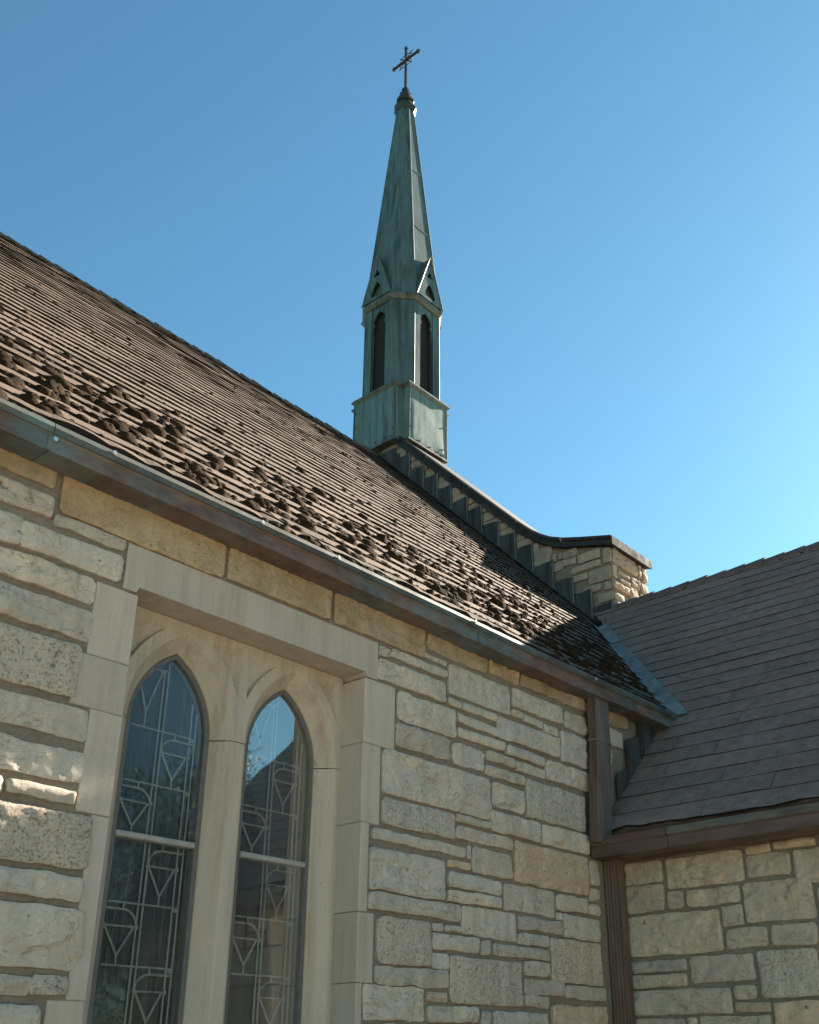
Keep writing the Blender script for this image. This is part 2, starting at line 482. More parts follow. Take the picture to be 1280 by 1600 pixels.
MAIN= [(4.159, 3.811, 4.247, 3.856, 's'), (4.259, 3.819, 4.772, 3.86, 's'), (4.579, 3.912, 4.773, 3.929, 's'), (4.148, 3.655, 4.76, 3.776, 's'), (4.801, 3.735, 5.445, 3.925, 'f'), (5.481, 3.816, 6.074, 3.938, 's'), (6.113, 3.808, 6.408, 3.925, 's'), (4.788, 3.648, 4.908, 3.684, 's'), (4.936, 3.652, 5.283, 3.691, 's'), (5.473, 3.742, 5.585, 3.778, 's'), (5.599, 3.729, 5.819, 3.769, 's'), (5.841, 3.716, 6.017, 3.762, 's'), (4.89, 3.557, 5.286, 3.604, 's'), (4.889, 3.467, 5.366, 3.516, 's'), (5.308, 3.558, 6.028, 3.692, 's'), (6.049, 3.551, 6.378, 3.761, 's'), (4.324, 3.45, 4.855, 3.615, 's'), (4.314, 3.284, 4.795, 3.421, 's'), (4.837, 3.288, 5.14, 3.41, 's'), (5.173, 3.378, 5.463, 3.426, 's'), (5.392, 3.458, 5.83, 3.51, 's'), (5.158, 3.278, 5.581, 3.331, 's'), (5.486, 3.375, 5.824, 3.424, 's'), (5.85, 3.381, 6.388, 3.509, 's'), (4.211, 2.987, 5.198, 3.239, 's'), (5.23, 3.088, 5.557, 3.226, 's'), (5.602, 3.077, 6.305, 3.322, 'p'), (4.21, 2.815, 4.836, 2.958, 'p'), (4.859, 2.93, 5.184, 2.964, 's'), (5.207, 2.923, 5.733, 3.046, 's'), (5.762, 2.92, 6.327, 3.044, 's'), (6.684, 3.81, 6.909, 3.931, 's'), (6.672, 3.657, 6.743, 3.763, 's'), (4.131, 2.721, 4.939, 2.769, 's'), (4.858, 2.828, 5.415, 2.892, 's'), (4.961, 2.715, 4.992, 2.786, 's'), (5.015, 2.648, 5.401, 2.786, 's'), (4.779, 2.651, 4.986, 2.68, 'w'), (5.442, 2.64, 6.289, 2.887, 'w'), (4.121, 2.453, 4.745, 2.668, 's'), (4.786, 2.535, 5.292, 2.61, 's'), (4.777, 2.457, 5.271, 2.51, 's'), (5.323, 2.456, 5.865, 2.609, 'f'), (5.892, 2.513, 6.26, 2.601, 's'), (6.33, 2.723, 6.434, 2.877, 's'), (6.308, 2.609, 6.42, 2.686, 's'), (6.281, 2.519, 6.409, 2.576, 's'), (4.118, 2.347, 4.89, 2.427, 's'), (4.912, 2.279, 5.427, 2.429, 'f'), (5.458, 2.357, 5.952, 2.422, 's'), (5.892, 2.445, 5.953, 2.479, 's'), (5.977, 2.344, 6.393, 2.477, 's'), (4.19, 2.082, 4.615, 2.307, 'p'), (4.639, 2.281, 4.73, 2.312, 's'), (4.754, 2.284, 4.889, 2.307, 's'), (4.643, 2.183, 5.055, 2.26, 's'), (5.085, 2.175, 5.167, 2.247, 's'), (5.196, 2.185, 5.775, 2.24, 's'), (5.452, 2.269, 5.777, 2.324, 's'), (4.63, 2.079, 4.764, 2.149, 's'), (4.788, 1.904, 5.468, 2.145, 'p'), (5.516, 2.089, 5.762, 2.16, 's'), (5.805, 2.059, 6.398, 2.317, 'p'), (4.182, 1.977, 4.767, 2.056, 's'), (5.505, 1.977, 5.925, 2.057, 's'), (5.943, 1.969, 6.415, 2.038, 's'), (4.102, 1.801, 4.565, 1.959, 'f'), (4.591, 1.907, 4.756, 1.944, 'w'), (4.597, 1.803, 5.034, 1.874, 's'), (5.506, 1.906, 5.74, 1.962, 's')]
LEFT= [(2.022, 3.815, 2.38, 3.863, 's'), (1.767, 3.648, 1.877, 3.778, 's'), (1.873, 3.656, 2.38, 3.776, 's'), (1.798, 3.504, 2.261, 3.614, 's'), (1.827, 3.322, 2.272, 3.457, 'f'), (1.86, 3.049, 2.241, 3.278, 'p'), (1.738, 3.835, 1.998, 3.934, 'g'), (1.922, 2.87, 2.324, 2.995, 'f'), (1.947, 2.688, 2.33, 2.81, 'f'), (2.01, 2.596, 2.313, 2.641, 's'), (1.996, 2.335, 2.414, 2.55, 'p'), (2.043, 2.206, 2.404, 2.296, 's'), (2.066, 1.945, 2.434, 2.172, 's'), (2.116, 1.844, 2.238, 1.902, 's'), (2.244, 1.85, 2.396, 1.908, 'p')]
WING= [(-0.39, 2.736, -0.064, 2.879, 's'), (-0.387, 2.542, -0.06, 2.715, 's'), (-0.996, 2.681, -0.432, 2.873, 's'), (-0.536, 2.549, -0.425, 2.655, 's'), (-0.946, 2.551, -0.57, 2.651, 's'), (-0.783, 2.258, -0.073, 2.514, 's'), (-0.955, 2.408, -0.81, 2.523, 's'), (-1.439, 2.414, -0.982, 2.651, 's'), (-1.201, 2.844, -1.037, 2.888, 'w'), (-1.497, 2.85, -1.23, 2.89, 'w'), (-1.323, 2.69, -1.031, 2.825, 's'), (-1.628, 2.619, -1.357, 2.823, 's'), (-1.096, 2.265, -0.82, 2.374, 's'), (-1.426, 2.259, -1.137, 2.375, 's'), (-0.508, 2.15, -0.057, 2.215, 'g'), (-0.501, 2.054, -0.052, 2.121, 's'), (-0.983, 2.065, -0.543, 2.219, 'f'), (-1.406, 1.958, -1.027, 2.226, 'p'), (-0.804, 1.879, -0.049, 2.022, 's'), (-0.98, 1.959, -0.838, 2.029, 's'), (-1.065, 1.882, -0.835, 1.927, 'w'), (-1.377, 1.782, -1.089, 1.923, 'w')]
KX= [(1.651, 7.076, 1.746, 7.248, 's'), (1.784, 7.17, 2.103, 7.281, 's'), (2.109, 7.306, 2.317, 7.396, 's'), (2.338, 7.326, 2.4, 7.4, 's'), (2.422, 7.307, 2.487, 7.413, 's'), (2.339, 7.173, 2.491, 7.282, 's'), (2.141, 7.202, 2.332, 7.286, 's'), (1.792, 7.061, 2.203, 7.13, 's'), (1.991, 6.945, 2.218, 7.015, 's'), (1.671, 6.847, 1.962, 7.01, 's'), (1.811, 6.737, 2.04, 6.812, 's'), (1.681, 6.72, 1.767, 6.803, 's'), (1.663, 6.571, 1.855, 6.663, 's'), (2.483, 7.419, 2.767, 7.559, 's')]
KY= [(9.9, 7.069, 10.455, 7.256, 's'), (9.991, 6.965, 10.267, 6.999, 's'), (10.013, 6.858, 10.238, 6.889, 's'), (9.881, 6.876, 9.955, 7.026, 's'), (10.511, 7.086, 10.565, 7.25, 's'), (10.612, 7.064, 10.697, 7.241, 's'), (10.301, 6.886, 10.492, 7.014, 's'), (10.524, 6.875, 10.678, 7.003, 's'), (9.865, 6.734, 10.219, 6.815, 's'), (9.831, 6.581, 10.069, 6.659, 's')]


# ------------------------------------------------------------------ ground
g = MB(); g.add([(-600, -600, ZG), (600, -600, ZG), (600, 600, ZG), (-600, 600, ZG)], [(0, 1, 2, 3)])
g.build('ground', M['lawn'], kind='structure')

pv = MB(); pv.box((-30, -17, ZG - 0.2), (30, -0.9, ZG + 0.02)); pv.build('bounce_slab', M['bounceslab'], kind='structure')  # unseen pale slab added to bounce warm light onto the shaded walls

# ------------------------------------------------------------------ stones
def stone_geo(w, h, kind, seed, res=0.011, wob=0.006, pits=()):
    nu = int(np.clip(round(w / res), 5, 80)) + 1
    nv = int(np.clip(round(h / res), 4, 40)) + 1
    r = np.random.default_rng(seed)
    u, v = np.meshgrid(np.linspace(0, w, nu), np.linspace(0, h, nv))
    du = np.minimum(u, w - u); dv = np.minimum(v, h - v); de = np.minimum(du, dv)
    ov = 0.0055
    P = np.stack([u * 1.0, v * 1.0, np.full_like(u, seed * 3.7)], -1)
    edge = np.exp(-de / 0.03)
    a1 = fbm(P * 11, seed, 3); a2 = fbm(P * 11 + 50, seed + 5, 3)
    b1 = fbm(P * 3, seed + 2, 2); b2 = fbm(P * 3 + 9, seed + 3, 2)
    U = u + edge * (wob * a1 + 0.5 * wob * b1); V = v + edge * (wob * a2 + 0.7 * wob * b2)
    rc = min(0.018, 0.22 * min(w, h))
    cn = np.clip(1 - np.hypot(du, dv) / rc, 0, 1) ** 1.5 * rc * r.uniform(0.2, 0.6)
    U += np.where(u < w / 2, cn, -cn); V += np.where(v < h / 2, cn, -cn)
    m = min(0.010, 0.2 * min(w, h)) * (1.0 + 0.6 * np.clip(a1, -0.8, 1))
    t = np.clip(de / m, 0, 1); prof = t * (2 - t)
    if kind == 'f':
        H = np.full_like(u, 0.05)
        for k in range(r.integers(5, 9)):
            gu, gv = r.uniform(-0.22, 0.22), r.uniform(-0.35, 0.30)
            pu, pv = r.uniform(0.1, 0.9) * w, r.uniform(0.1, 0.9) * h
            H = np.minimum(H, 0.022 + gu * (u - pu) + gv * (v - pv) + 0.006 * fbm(P * 9 + k, seed + k, 2))
        H = np.clip(H, 0.006, 0.05) + 0.008 * fbm(P * 24, seed + 9, 3)
    elif kind == 'p':
        H = 0.017 + 0.005 * fbm(P * 5, seed, 3) + 0.005 * fbm(P * 42, seed + 4, 3)
    else:
        H = 0.022 + 0.008 * fbm(P * np.array([4, 7, 1]), seed, 3) + 0.0055 * fbm(P * np.array([22, 34, 1]), seed + 1, 3)
        q = fbm(P * np.array([5, 11, 1]) + 31, seed + 7, 4)
        H -= 0.017 * np.clip((q - 0.06) * 12, 0, 1) * r.uniform(0.4, 1)          # spalled patches with a sharp lip
        lo = np.clip(1 - v / (0.30 * h), 0, 1); H -= 0.012 * lo * np.clip(fbm(P * np.array([9, 4, 1]) + 7, seed + 8, 3) + 0.25, 0, 1)
    H = np.maximum(H * (0.62 + 0.38 * prof), 0.001)
    for (pu, pv, pr) in pits: H = np.where(np.hypot(u - pu, (v - pv) * 1.0) < pr * (1 + 0.5 * a1), -0.022, H)
    U = U + ov * (2 * u / w - 1); V = V + ov * (2 * v / h - 1)
    verts = np.stack([U, V, H], -1).reshape(-1, 3)
    F = []
    for j in range(nv - 1):
        for i in range(nu - 1):
            a = j * nu + i; F.append((a, a + 1, a + nu + 1, a + nu))
    ring = [i for i in range(nu)] + [j * nu + nu - 1 for j in range(1, nv)] + [(nv - 1) * nu + i for i in range(nu - 2, -1, -1)] + [j * nu for j in range(nv - 2, 0, -1)]
    base = len(verts)
    sk = verts[ring].copy(); sk[:, 2] = -0.035
    verts = np.concatenate([verts, verts[ring], sk])
    n = len(ring)
    for k in range(n):
        k2 = (k + 1) % n
        F.append((base + k2, base + k, base + n + k, base + n + k2))
    return verts, F
def to_wall(verts, frame, a0, z0):
    if frame == 'nave':                 # faces -Y
        return np.stack([a0 + verts[:, 0], -verts[:, 2], z0 + verts[:, 1]], -1)
    if frame == 'wing':                 # faces -X, u runs towards -Y
        return np.stack([XW - verts[:, 2], a0 - verts[:, 0], z0 + verts[:, 1]], -1)
    if frame == 'gable':                # faces -X on the gable wall
        return np.stack([XP - verts[:, 2], a0 - verts[:, 0], z0 + verts[:, 1]], -1)
    if frame == 'kneeler':              # faces -Y at the kneeler
        return np.stack([a0 + verts[:, 0], 1.644 - verts[:, 2], z0 + verts[:, 1]], -1)
SM = {'s': 'cream', 'f': 'cream', 'p': 'pitted', 'w': 'warm', 'g': 'greystone'}
SEED = [100]
def stone(parent, frame, a0, z0, a1, z1, kind='s', mat=None, res=0.011, pits=()):
    SEED[0] += 1
    w, h = a1 - a0, z1 - z0
    v, F = stone_geo(w, h, 's' if kind in 'wg' else kind, SEED[0], res, pits=[(x - a0, z - z0, r_) for x, z, r_ in pits])
    st = a0 if frame in ('nave', 'kneeler') else a1
    return mk('stone', to_wall(v, frame, st, z0), F, M[mat or SM[kind]], parent, smooth=True)
def ashlar(a0, a1, z0, z1, seed, gap=0.035):
    """random coursed rubble filling a rectangle: list of (a0, z0, a1, z1, kind)"""
    r = random.Random(seed); out = []; z = z0
    while z < z1 - 0.05:
        h = min(r.choice((0.15, 0.22, 0.27, 0.34)), z1 - z)
        if z1 - z - h < 0.08: h = z1 - z
        a = a0
        while a < a1 - 0.04:
            w = min(r.uniform(0.25, 0.75), a1 - a)
            if a1 - a - w < 0.15: w = a1 - a
            if h > 0.2 and r.random() < 0.3:
                out.append((a, z, a + w - gap, z + h / 2 - gap, 's')); out.append((a, z + h / 2, a + w - gap, z + h - gap, 's'))
            else: out.append((a, z, a + w - gap, z + h - gap, r.choice('sssfpp')))
            a += w
        z += h
    return out
def rest_of_wall(parent, frame, rects, mat='cream'):
    mb = MB()
    for (a0, z0, a1, z1, k) in rects:
        SEED[0] += 1
        v, F = stone_geo(a1 - a0, z1 - z0, k, SEED[0], 0.05)
        mb.add(to_wall(v, frame, a0 if frame in ('nave', 'kneeler') else a1, z0), F)
    return mb.build('stone', M[mat], parent, smooth=True, kind='stuff')

# ------------------------------------------------------------------ nave
nave = empty('church_nave', (4.0, 2.5, ZG), 'long stone church nave with mossy brown shingle roof and arched window', 'church')
OX0, OX1, OZ0, OZ1 = 2.495, 4.045, 0.35, 3.664       # window opening
ym, yb = 0.006, 0.6
w = MB()
w.box((-3.0, ym, ZG), (OX0 - 0.03, yb, 4.20)); w.box((OX1 + 0.03, ym, ZG), (XP, yb, 4.20))
w.box((OX0 - 0.03, ym, ZG), (OX1 + 0.03, yb, OZ0)); w.box((OX0 - 0.03, ym, OZ1 + 0.05), (OX1 + 0.03, yb, 4.20))
w.box((-3.0, yb, ZG), (-2.6, 2 * YC - yb, 4.2)); w.box((-3.0, 2 * YC - yb, ZG), (XP, 2 * YC, 4.2))
nwall = w.build('wall', M['mortar'], nave)
fixes = {0: None}
for (a0, z0, a1, z1, k) in MAIN: stone(nwall, 'nave', a0, z0, a1, z1, k)
for (a0, z0, a1, z1, k) in [(5.07, 1.70, 5.15, 1.86, 's'), (5.175, 1.66, 5.74, 1.862, 's'), (5.79, 1.62, 6.42, 1.915, 'w'),
                            (4.11, 1.50, 4.56, 1.77, 's'), (4.59, 1.60, 5.04, 1.775, 's')]:
    stone(nwall, 'nave', a0, z0, a1, z1, k)
ext = [0.15, 0.42, 0.3, 0.22, 0.5, 0.2, 0.33, 0.27]
for i, (a0, z0, a1, z1, k) in enumerate(LEFT):
    on_edge = a0 < 1.735 + (3.86 - z0) * 0.175 + 0.03
    pits = [(1.748, 3.903, 0.010), (1.763, 3.890, 0.009), (1.812, 3.876, 0.007), (1.872, 3.904, 0.010), (1.886, 3.886, 0.009), (1.862, 3.874, 0.006), (1.897, 3.872, 0.006)] if k == 'g' else ()
    stone(nwall, 'nave', (1.315 if on_edge else a0), z0, a1, z1, k, res=0.006 if k == 'g' else 0.011, pits=pits)
stone(nwall, 'nave', 1.315, 1.62, 2.30, 1.80, 's')
stone(nwall, 'nave', 1.315, 2.585, 1.985, 2.650, 's')
# stained course under the gutter
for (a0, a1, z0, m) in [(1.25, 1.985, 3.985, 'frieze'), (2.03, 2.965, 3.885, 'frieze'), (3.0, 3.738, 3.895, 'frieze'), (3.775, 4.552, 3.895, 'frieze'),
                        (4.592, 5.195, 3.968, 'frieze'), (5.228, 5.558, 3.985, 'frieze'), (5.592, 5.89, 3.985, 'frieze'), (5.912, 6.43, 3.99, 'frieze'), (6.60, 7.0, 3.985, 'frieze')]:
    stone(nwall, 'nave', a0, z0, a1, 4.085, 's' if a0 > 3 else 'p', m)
far = []
far += [t for t in ashlar(-2.95, 1.28, ZG, 4.05, 3)]
far += ashlar(1.3, 2.28, ZG, 1.60, 4) + ashlar(OX1 + 0.08, XW - 0.02, ZG, 1.48, 5)
rest_of_wall(nwall, 'nave', far)

# ---- nave roof
nroof_m = MB()
e0 = np.array([0, YE + 0.05, zr(YE + 0.05)]) - 0.0 * NE
for sgn in (0, 1):
    def mir(p): return (p[0], 2 * YC - p[1], p[2]) if sgn else tuple(p)
    A = [(-3.3, YE + 0.02, zr(YE + 0.02)), (XP, YE + 0.02, zr(YE + 0.02)), (XP, YC, zr(YC)), (-3.3, YC, zr(YC))]
    B = [(x, y, z - 0.10) for x, y, z in A]
    nroof_m.add([mir(p) for p in A + B], [(0, 1, 2, 3), (7, 6, 5, 4), (0, 4, 5, 1), (2, 6, 7, 3), (3, 7, 4, 0), (1, 5, 6, 2)])
nroof = nroof_m.build('roof', M['dark'], nave, label='steep brown shingle roof spotted with moss')
DY = 0.2 / math.hypot(1, S1)
ncourse = int((YC - YE) / DY)
for i in range(ncourse):
    y0 = YE + i * DY + (0.022 if i == 0 else 0)
    xa = -3.3
    xb = min(XP + 0.0, xval(y0 + 0.5 * DY) - 0.05) if y0 < 1.62 else XP
    step = 0.075 if y0 < 2.5 else 0.13
    xs = np.arange(xa, xb + step, step); xs[-1] = xb
    xs = xs[(xs >= xa)]
    n = len(xs)
    tab = np.cumsum(np.random.default_rng(500 + i).uniform(0.22, 0.42, 80)) + xa
    ti = np.searchsorted(tab, xs)
    tr = np.random.default_rng(900 + i)
    tt = tr.uniform(0, 1, 90)[ti]; tdy = tr.uniform(-0.006, 0.006, 90)[ti]; tth = tr.uniform(-0.004, 0.006, 90)[ti]
    q = np.stack([xs * 4.0, np.full(n, i * 3.1), np.zeros(n)], -1)
    jy = tdy + 0.005 * fbm(q, 40, 3)
    th = 0.0185 + 0.5 * tth + 0.004 * fbm(q * 1.7, 41, 2)
    sag = 0.008 * fbm(np.stack([xs * 0.5, np.full(n, y0 * 0.5), np.zeros(n)], -1), 77, 2)
    if i == 0: th = th + 0.014 + 0.012 * fbm(q * 5, 44, 2)
    rows = []
    for (yy, lift) in ((y0 + DY * 1.15 + 0 * jy, 0.003 + 0 * th), (y0 + jy, th), (y0 + jy + 0.004, th * 0 - 0.012)):
        yy = np.asarray(yy) + np.zeros(n); lift = np.asarray(lift) + np.zeros(n)
        base = np.stack([xs, yy, zr(yy) + sag], -1)
        rows.append(base + lift[:, None] * NE)
    V = np.concatenate(rows)
    F = []
    for r_ in range(2):
        for k in range(n - 1):
            a = r_ * n + k; F.append((a + n, a + n + 1, a + 1, a))
    o_ = mk('shingle_course', V, F, M['shingle'], nroof, attr=np.concatenate([tt] * 3))
    o_.data.materials.append(M['butt'])
    o_.data.polygons.foreach_set('material_index', [0] * (n - 1) + [1] * (n - 1))
# the slope that faces away is one sheet
# ridge caps
for i in range(66):
    x0 = -3.3 + i * 0.2
    if x0 > XP - 0.12: break
    jz = 0.006 * math.sin(i * 1.7) + rng.uniform(-0.005, 0.005)
    V = []
    for (xx, l) in ((x0, 0.040), (x0 + 0.26, 0.020)):
        for (dy, dz) in ((-0.11, -0.11 * S1), (0, 0), (0.11, -0.11 * S1)):
            V.append((xx, YC + dy, zr(YC) + dz + l + jz))
    n0 = len(V)
    V += [(x, y, z - 0.03) for x, y, z in V]
    F = [(0, 3, 4, 1), (1, 4, 5, 2), (6, 7, 10, 9), (7, 8, 11, 10), (0, 1, 7, 6), (1, 2, 8, 7), (0, 6, 9, 3), (2, 5, 11, 8), (3, 9, 10, 4), (4, 10, 11, 5)]
    mk('ridge_cap', V, F, M['wingshingle'], nroof)
# valley metal
vm = MB()
ys = np.linspace(-0.10, 1.62, 14)
rowA, rowB, rowC = [], [], []
for y in ys:
    x = xval(y); p = np.array([x, y, zr(y)])
    dirm = np.array([-1.0, 0, 0]); dirw = np.array([0, -1.0, 0])
    rowB.append(p + np.array([0, 0, 0.022]))
    rowA.append(p + dirm * 0.07 + NE * 0.012)
    rowC.append(p + dirw * 0.135 + NW * 0.024)
V = np.concatenate([rowA, rowB, rowC]); n = len(ys)
F = [(r_ * n + k, r_ * n + k + 1, (r_ + 1) * n + k + 1, (r_ + 1) * n + k) for r_ in range(2) for k in range(n - 1)]
vm.add(V, F)
for k in (10,):
    p = (np.array(rowB[k]) + np.array(rowC[k])) / 2
vm.build('valley_flashing', M['valley'], nroof)
lapy = 1.22
for k, (ya, yb_) in enumerate([(lapy, 1.64), (-0.15, 0.02)]):
    q = []
    for y in (ya, yb_):
        x = xval(y); p = np.array([x, y, zr(y)])
        q += [p + np.array([-0.11, 0, 0]) + NE * 0.030, p + np.array([0, 0, 0.032]), p + np.array([0, -0.14, 0]) + NW * 0.033]
    mk('valley_lap', q, [(0, 3, 4, 1), (1, 4, 5, 2)], M['valley'], nroof)

# ---- nave gutter
def gutter_profile(face, zs, wall0, lip_out=0.014):
    """(outward distance from wall, z) outline of a box gutter with a rolled lip, open at the top"""
    f = face
    return [(wall0, zs), (f, zs), (f, zs + 0.072), (f + 0.008, zs + 0.082), (f + lip_out, zs + 0.086), (f + lip_out + 0.004, zs + 0.110), (f + lip_out, zs + 0.130),
            (f - 0.002, zs + 0.132), (f - 0.012, zs + 0.120), (f - 0.012, zs + 0.02), (wall0 + 0.012, zs + 0.012), (wall0 + 0.012, zs + 0.10), (wall0, zs + 0.10)]
GF, GZ = 0.158, 4.073
def run_gutter(parent, name, a, b, fn, prof, bodymat, lipmat, jit=0.0):
    n = 6
    ss = np.linspace(a, b, max(2, int(abs(b - a) / 0.35)))
    body = MB(); lip = MB()
    bi = [0, 1, 2, 3, 4]; li = [3, 4, 5, 6, 7, 8]
    rings = []
    for s in ss:
        dz = jit * (vnoise(np.array([s * 0.7, 3.3, 1.0]), 5))
        rings.append([fn(s, d, z + dz) for d, z in prof])
    body.loft(rings, (True, True))
    o = body.build(name, bodymat, parent)
    lr = []
    for s, r_ in zip(ss, rings):
        dz = jit * (vnoise(np.array([s * 0.7, 3.3, 1.0]), 5))
        f = prof[4][0]
        q = [(f - 0.018, prof[4][1] - 0.004), (f + 0.003, prof[4][1] - 0.003), (f + 0.0085, prof[5][1]), (f + 0.003, prof[6][1] + 0.004), (f - 0.020, prof[6][1] + 0.007), (f - 0.024, prof[6][1] - 0.003)]
        lr.append([fn(s, d, z + dz) for d, z in q])
    lip.loft(lr, (True, True))
    lip.build('lip', lipmat, o)
    return o
gprof = gutter_profile(GF, GZ, 0.0)
fn_n = lambda s, d, z: (s, -d, z)
joints = [-3.3, 1.855, 4.92, 7.60]
for k in range(3):
    gs = run_gutter(nave, 'gutter_section', joints[k] + (0.004 if k else 0), joints[k + 1], fn_n, gprof, M['gutter'], M['gutterlip'], 0.012)
    if k:
        b = MB(); pr = gutter_profile(GF + 0.004, GZ - 0.004, 0.0)
        b.loft([[fn_n(joints[k] + t, d, z) for d, z in pr[:5]] for t in (-0.012, 0.014)], (False, False), closed=False)
        b.build('seam', M['gutter'], gs)
for (x, dz) in ((1.875, 0.055), (2.16, 0.112), (3.06, 0.112), (3.62, 0.115), (4.86, 0.118), (6.3, 0.112)):
    b = MB()
    b.tube([(x, -GF - 0.004 - (0.018 if dz > 0.1 else 0), GZ + dz), (x, -GF - 0.012 - (0.018 if dz > 0.1 else 0), GZ + dz)], 0.011, 10)
    b.build('nail', M['nail'], nave)
fb = MB(); fb.box((-3.3, -0.035, GZ + 0.075), (7.55, 0.03, 4.22)); fb.build('fascia', M['dark'], nave)

# ------------------------------------------------------------------ window
win = empty('church_window', ((OX0 + OX1) / 2, 0.1, OZ0), 'twin pointed arch window with leaded glass in pale dressed stone surround', 'window')
def block(name, lo, hi, parent, mat='dressed', b=0.004):
    m = MB(); m.bbox(lo, hi, b); return m.build(name, M[mat], parent)
lz = [(3.622, 3.272, 2.275), (3.264, 3.027, 2.230), (3.021, 2.573, 2.331), (2.567, 1.832, 2.410), (1.826, 1.40, 2.33), (1.394, 0.95, 2.41), (0.944, 0.35, 2.30)]
rz = [(3.630, 3.250, 4.300), (3.244, 2.800, 4.190), (2.794, 2.328, 4.108), (2.322, 1.975, 4.165), (1.969, 1.45, 4.086), (1.444, 0.95, 4.18), (0.944, 0.35, 4.10)]
for z1, z0, x in lz: block('jamb_stone', (x, rng.uniform(-0.004, 0.002), z0 - 0.004), (OX0 + rng.uniform(-0.003, 0.003), 0.24, z1), win)
for z1, z0, x in rz: block('jamb_stone', (OX1 + rng.uniform(-0.003, 0.003), rng.uniform(-0.004, 0.002), z0 - 0.004), (x, 0.24, z1), win)
lin = MB()
lin.prism([(2.407, 3.634), (2.480, 3.634), (OX0, OZ1), (OX1, OZ1), (OX1 + 0.012, 3.640), (4.145, 3.640), (4.145, 3.871), (2.407, 3.871)], [], lambda a, b, t: (a, t, b), -0.002, 0.30)
lin.build('lintel', M['dressed'], win)
block('sill', (2.30, -0.06, 0.20), (4.24, 0.30, 0.35), win)
# tracery: two lancets
TY = 0.182
CXL, CXR, HW, ZSP = 2.937, 3.677, 0.337, 3.112
RO = 0.54
def arch(cx, hw, R_, zs, n=14):
    """pointed arch from right springing over the top to the left"""
    c = R_ - hw
    a1 = math.acos(c / R_)
    pts = [(cx - c + R_ * math.cos(a), zs + R_ * math.sin(a)) for a in np.linspace(0, a1, n)]
    return pts + [(2 * cx - p[0], p[1]) for p in pts[-2::-1]]
CC = RO - HW
def lanc(cx, inset, zb, n=14): return arch(cx, HW - inset, RO - inset, ZSP, n) + [(cx - HW + inset, zb), (cx + HW - inset, zb)]
fnY = lambda a, b, t: (a, t, b)
ZB = 0.37
def sink(cx, side):
    R2 = RO + 0.055
    pts = [(cx + side * (-CC + R2 * math.cos(a)), ZSP + R2 * math.sin(a)) for a in np.linspace(math.radians(24), math.radians(54), 9)]
    far_x = 2.52 if (side < 0 and cx < 3.3) else (4.02 if (side > 0 and cx > 3.3) else (CXL + CXR) / 2 - side * 0.014)
    return pts + [(far_x + side * -0.01, 3.625)]
head = MB()
zj = ZSP + 0.003
top_out = [(OX0 + 0.002, zj), (CXL - HW, zj)] + [(p[0], max(p[1], zj)) for p in arch(CXL, HW, RO, ZSP)[::-1]] + [(CXR - HW, zj)] + [(p[0], max(p[1], zj)) for p in arch(CXR, HW, RO, ZSP)[::-1]] + [(OX1 - 0.002, zj), (OX1 - 0.002, OZ1 - 0.004), (OX0 + 0.002, OZ1 - 0.004)]
seen = []
for p in top_out:
    if not seen or abs(p[0] - seen[-1][0]) + abs(p[1] - seen[-1][1]) > 1e-4: seen.append(p)
sinks = [sink(CXL, -1), sink(CXL, 1), sink(CXR, -1), sink(CXR, 1)]
head.prism(seen, sinks, fnY, TY, TY + 0.06)
for sk in sinks:
    cx = sum(p[0] for p in sk) / len(sk); cz = sum(p[1] for p in sk) / len(sk)
    deep = [(cx + (p[0] - cx) * 0.72, cz + (p[1] - cz) * 0.72) for p in sk]
    head.loft([[fnY(*p, TY + 0.001) for p in sk], [fnY(*p, TY + 0.030) for p in deep]], (False, True))
# splayed arch heads
for cx in (CXL, CXR):
    n = 14
    rings = []
    for ins, y in ((0.0, TY), (0.012, TY + 0.004), (0.085, 0.272), (0.085, 0.36)):
        rings.append([fnY(p[0], p[1], y) for p in arch(cx, HW - ins, RO - ins, ZSP + 0.003, n)])
    head.loft(rings, (False, False), closed=False)
head.build('tracery_head', M['tracery'], win)
def jambpiece(x_in, side, name):
    """vertical tracery member beside a light: side=+1 light lies at +x"""
    pass
for (xa, xb, la, lb, name) in [(OX0 + 0.002, CXL - HW, False, True, 'tracery_jamb'), (CXL + HW, CXR - HW, True, True, 'mullion'), (CXR + HW, OX1 - 0.002, True, False, 'tracery_jamb')]:
    o = [(xa, TY), (xb, TY)]
    plan = []
    if la: plan += [(xa - 0.085, 0.36), (xa - 0.085, 0.272), (xa - 0.012, TY + 0.004), (xa, TY)]
    else: plan += [(xa, 0.36), (xa, TY)]
    if lb: plan += [(xb, TY), (xb + 0.012, TY + 0.004), (xb + 0.085, 0.272), (xb + 0.085, 0.36)]
    else: plan += [(xb, TY), (xb, 0.36)]
    m = MB(); m.loft([[(x, y, z) for x, y in plan] for z in (ZB, ZSP - 0.002)]); m.build(name, M['tracery'], win)
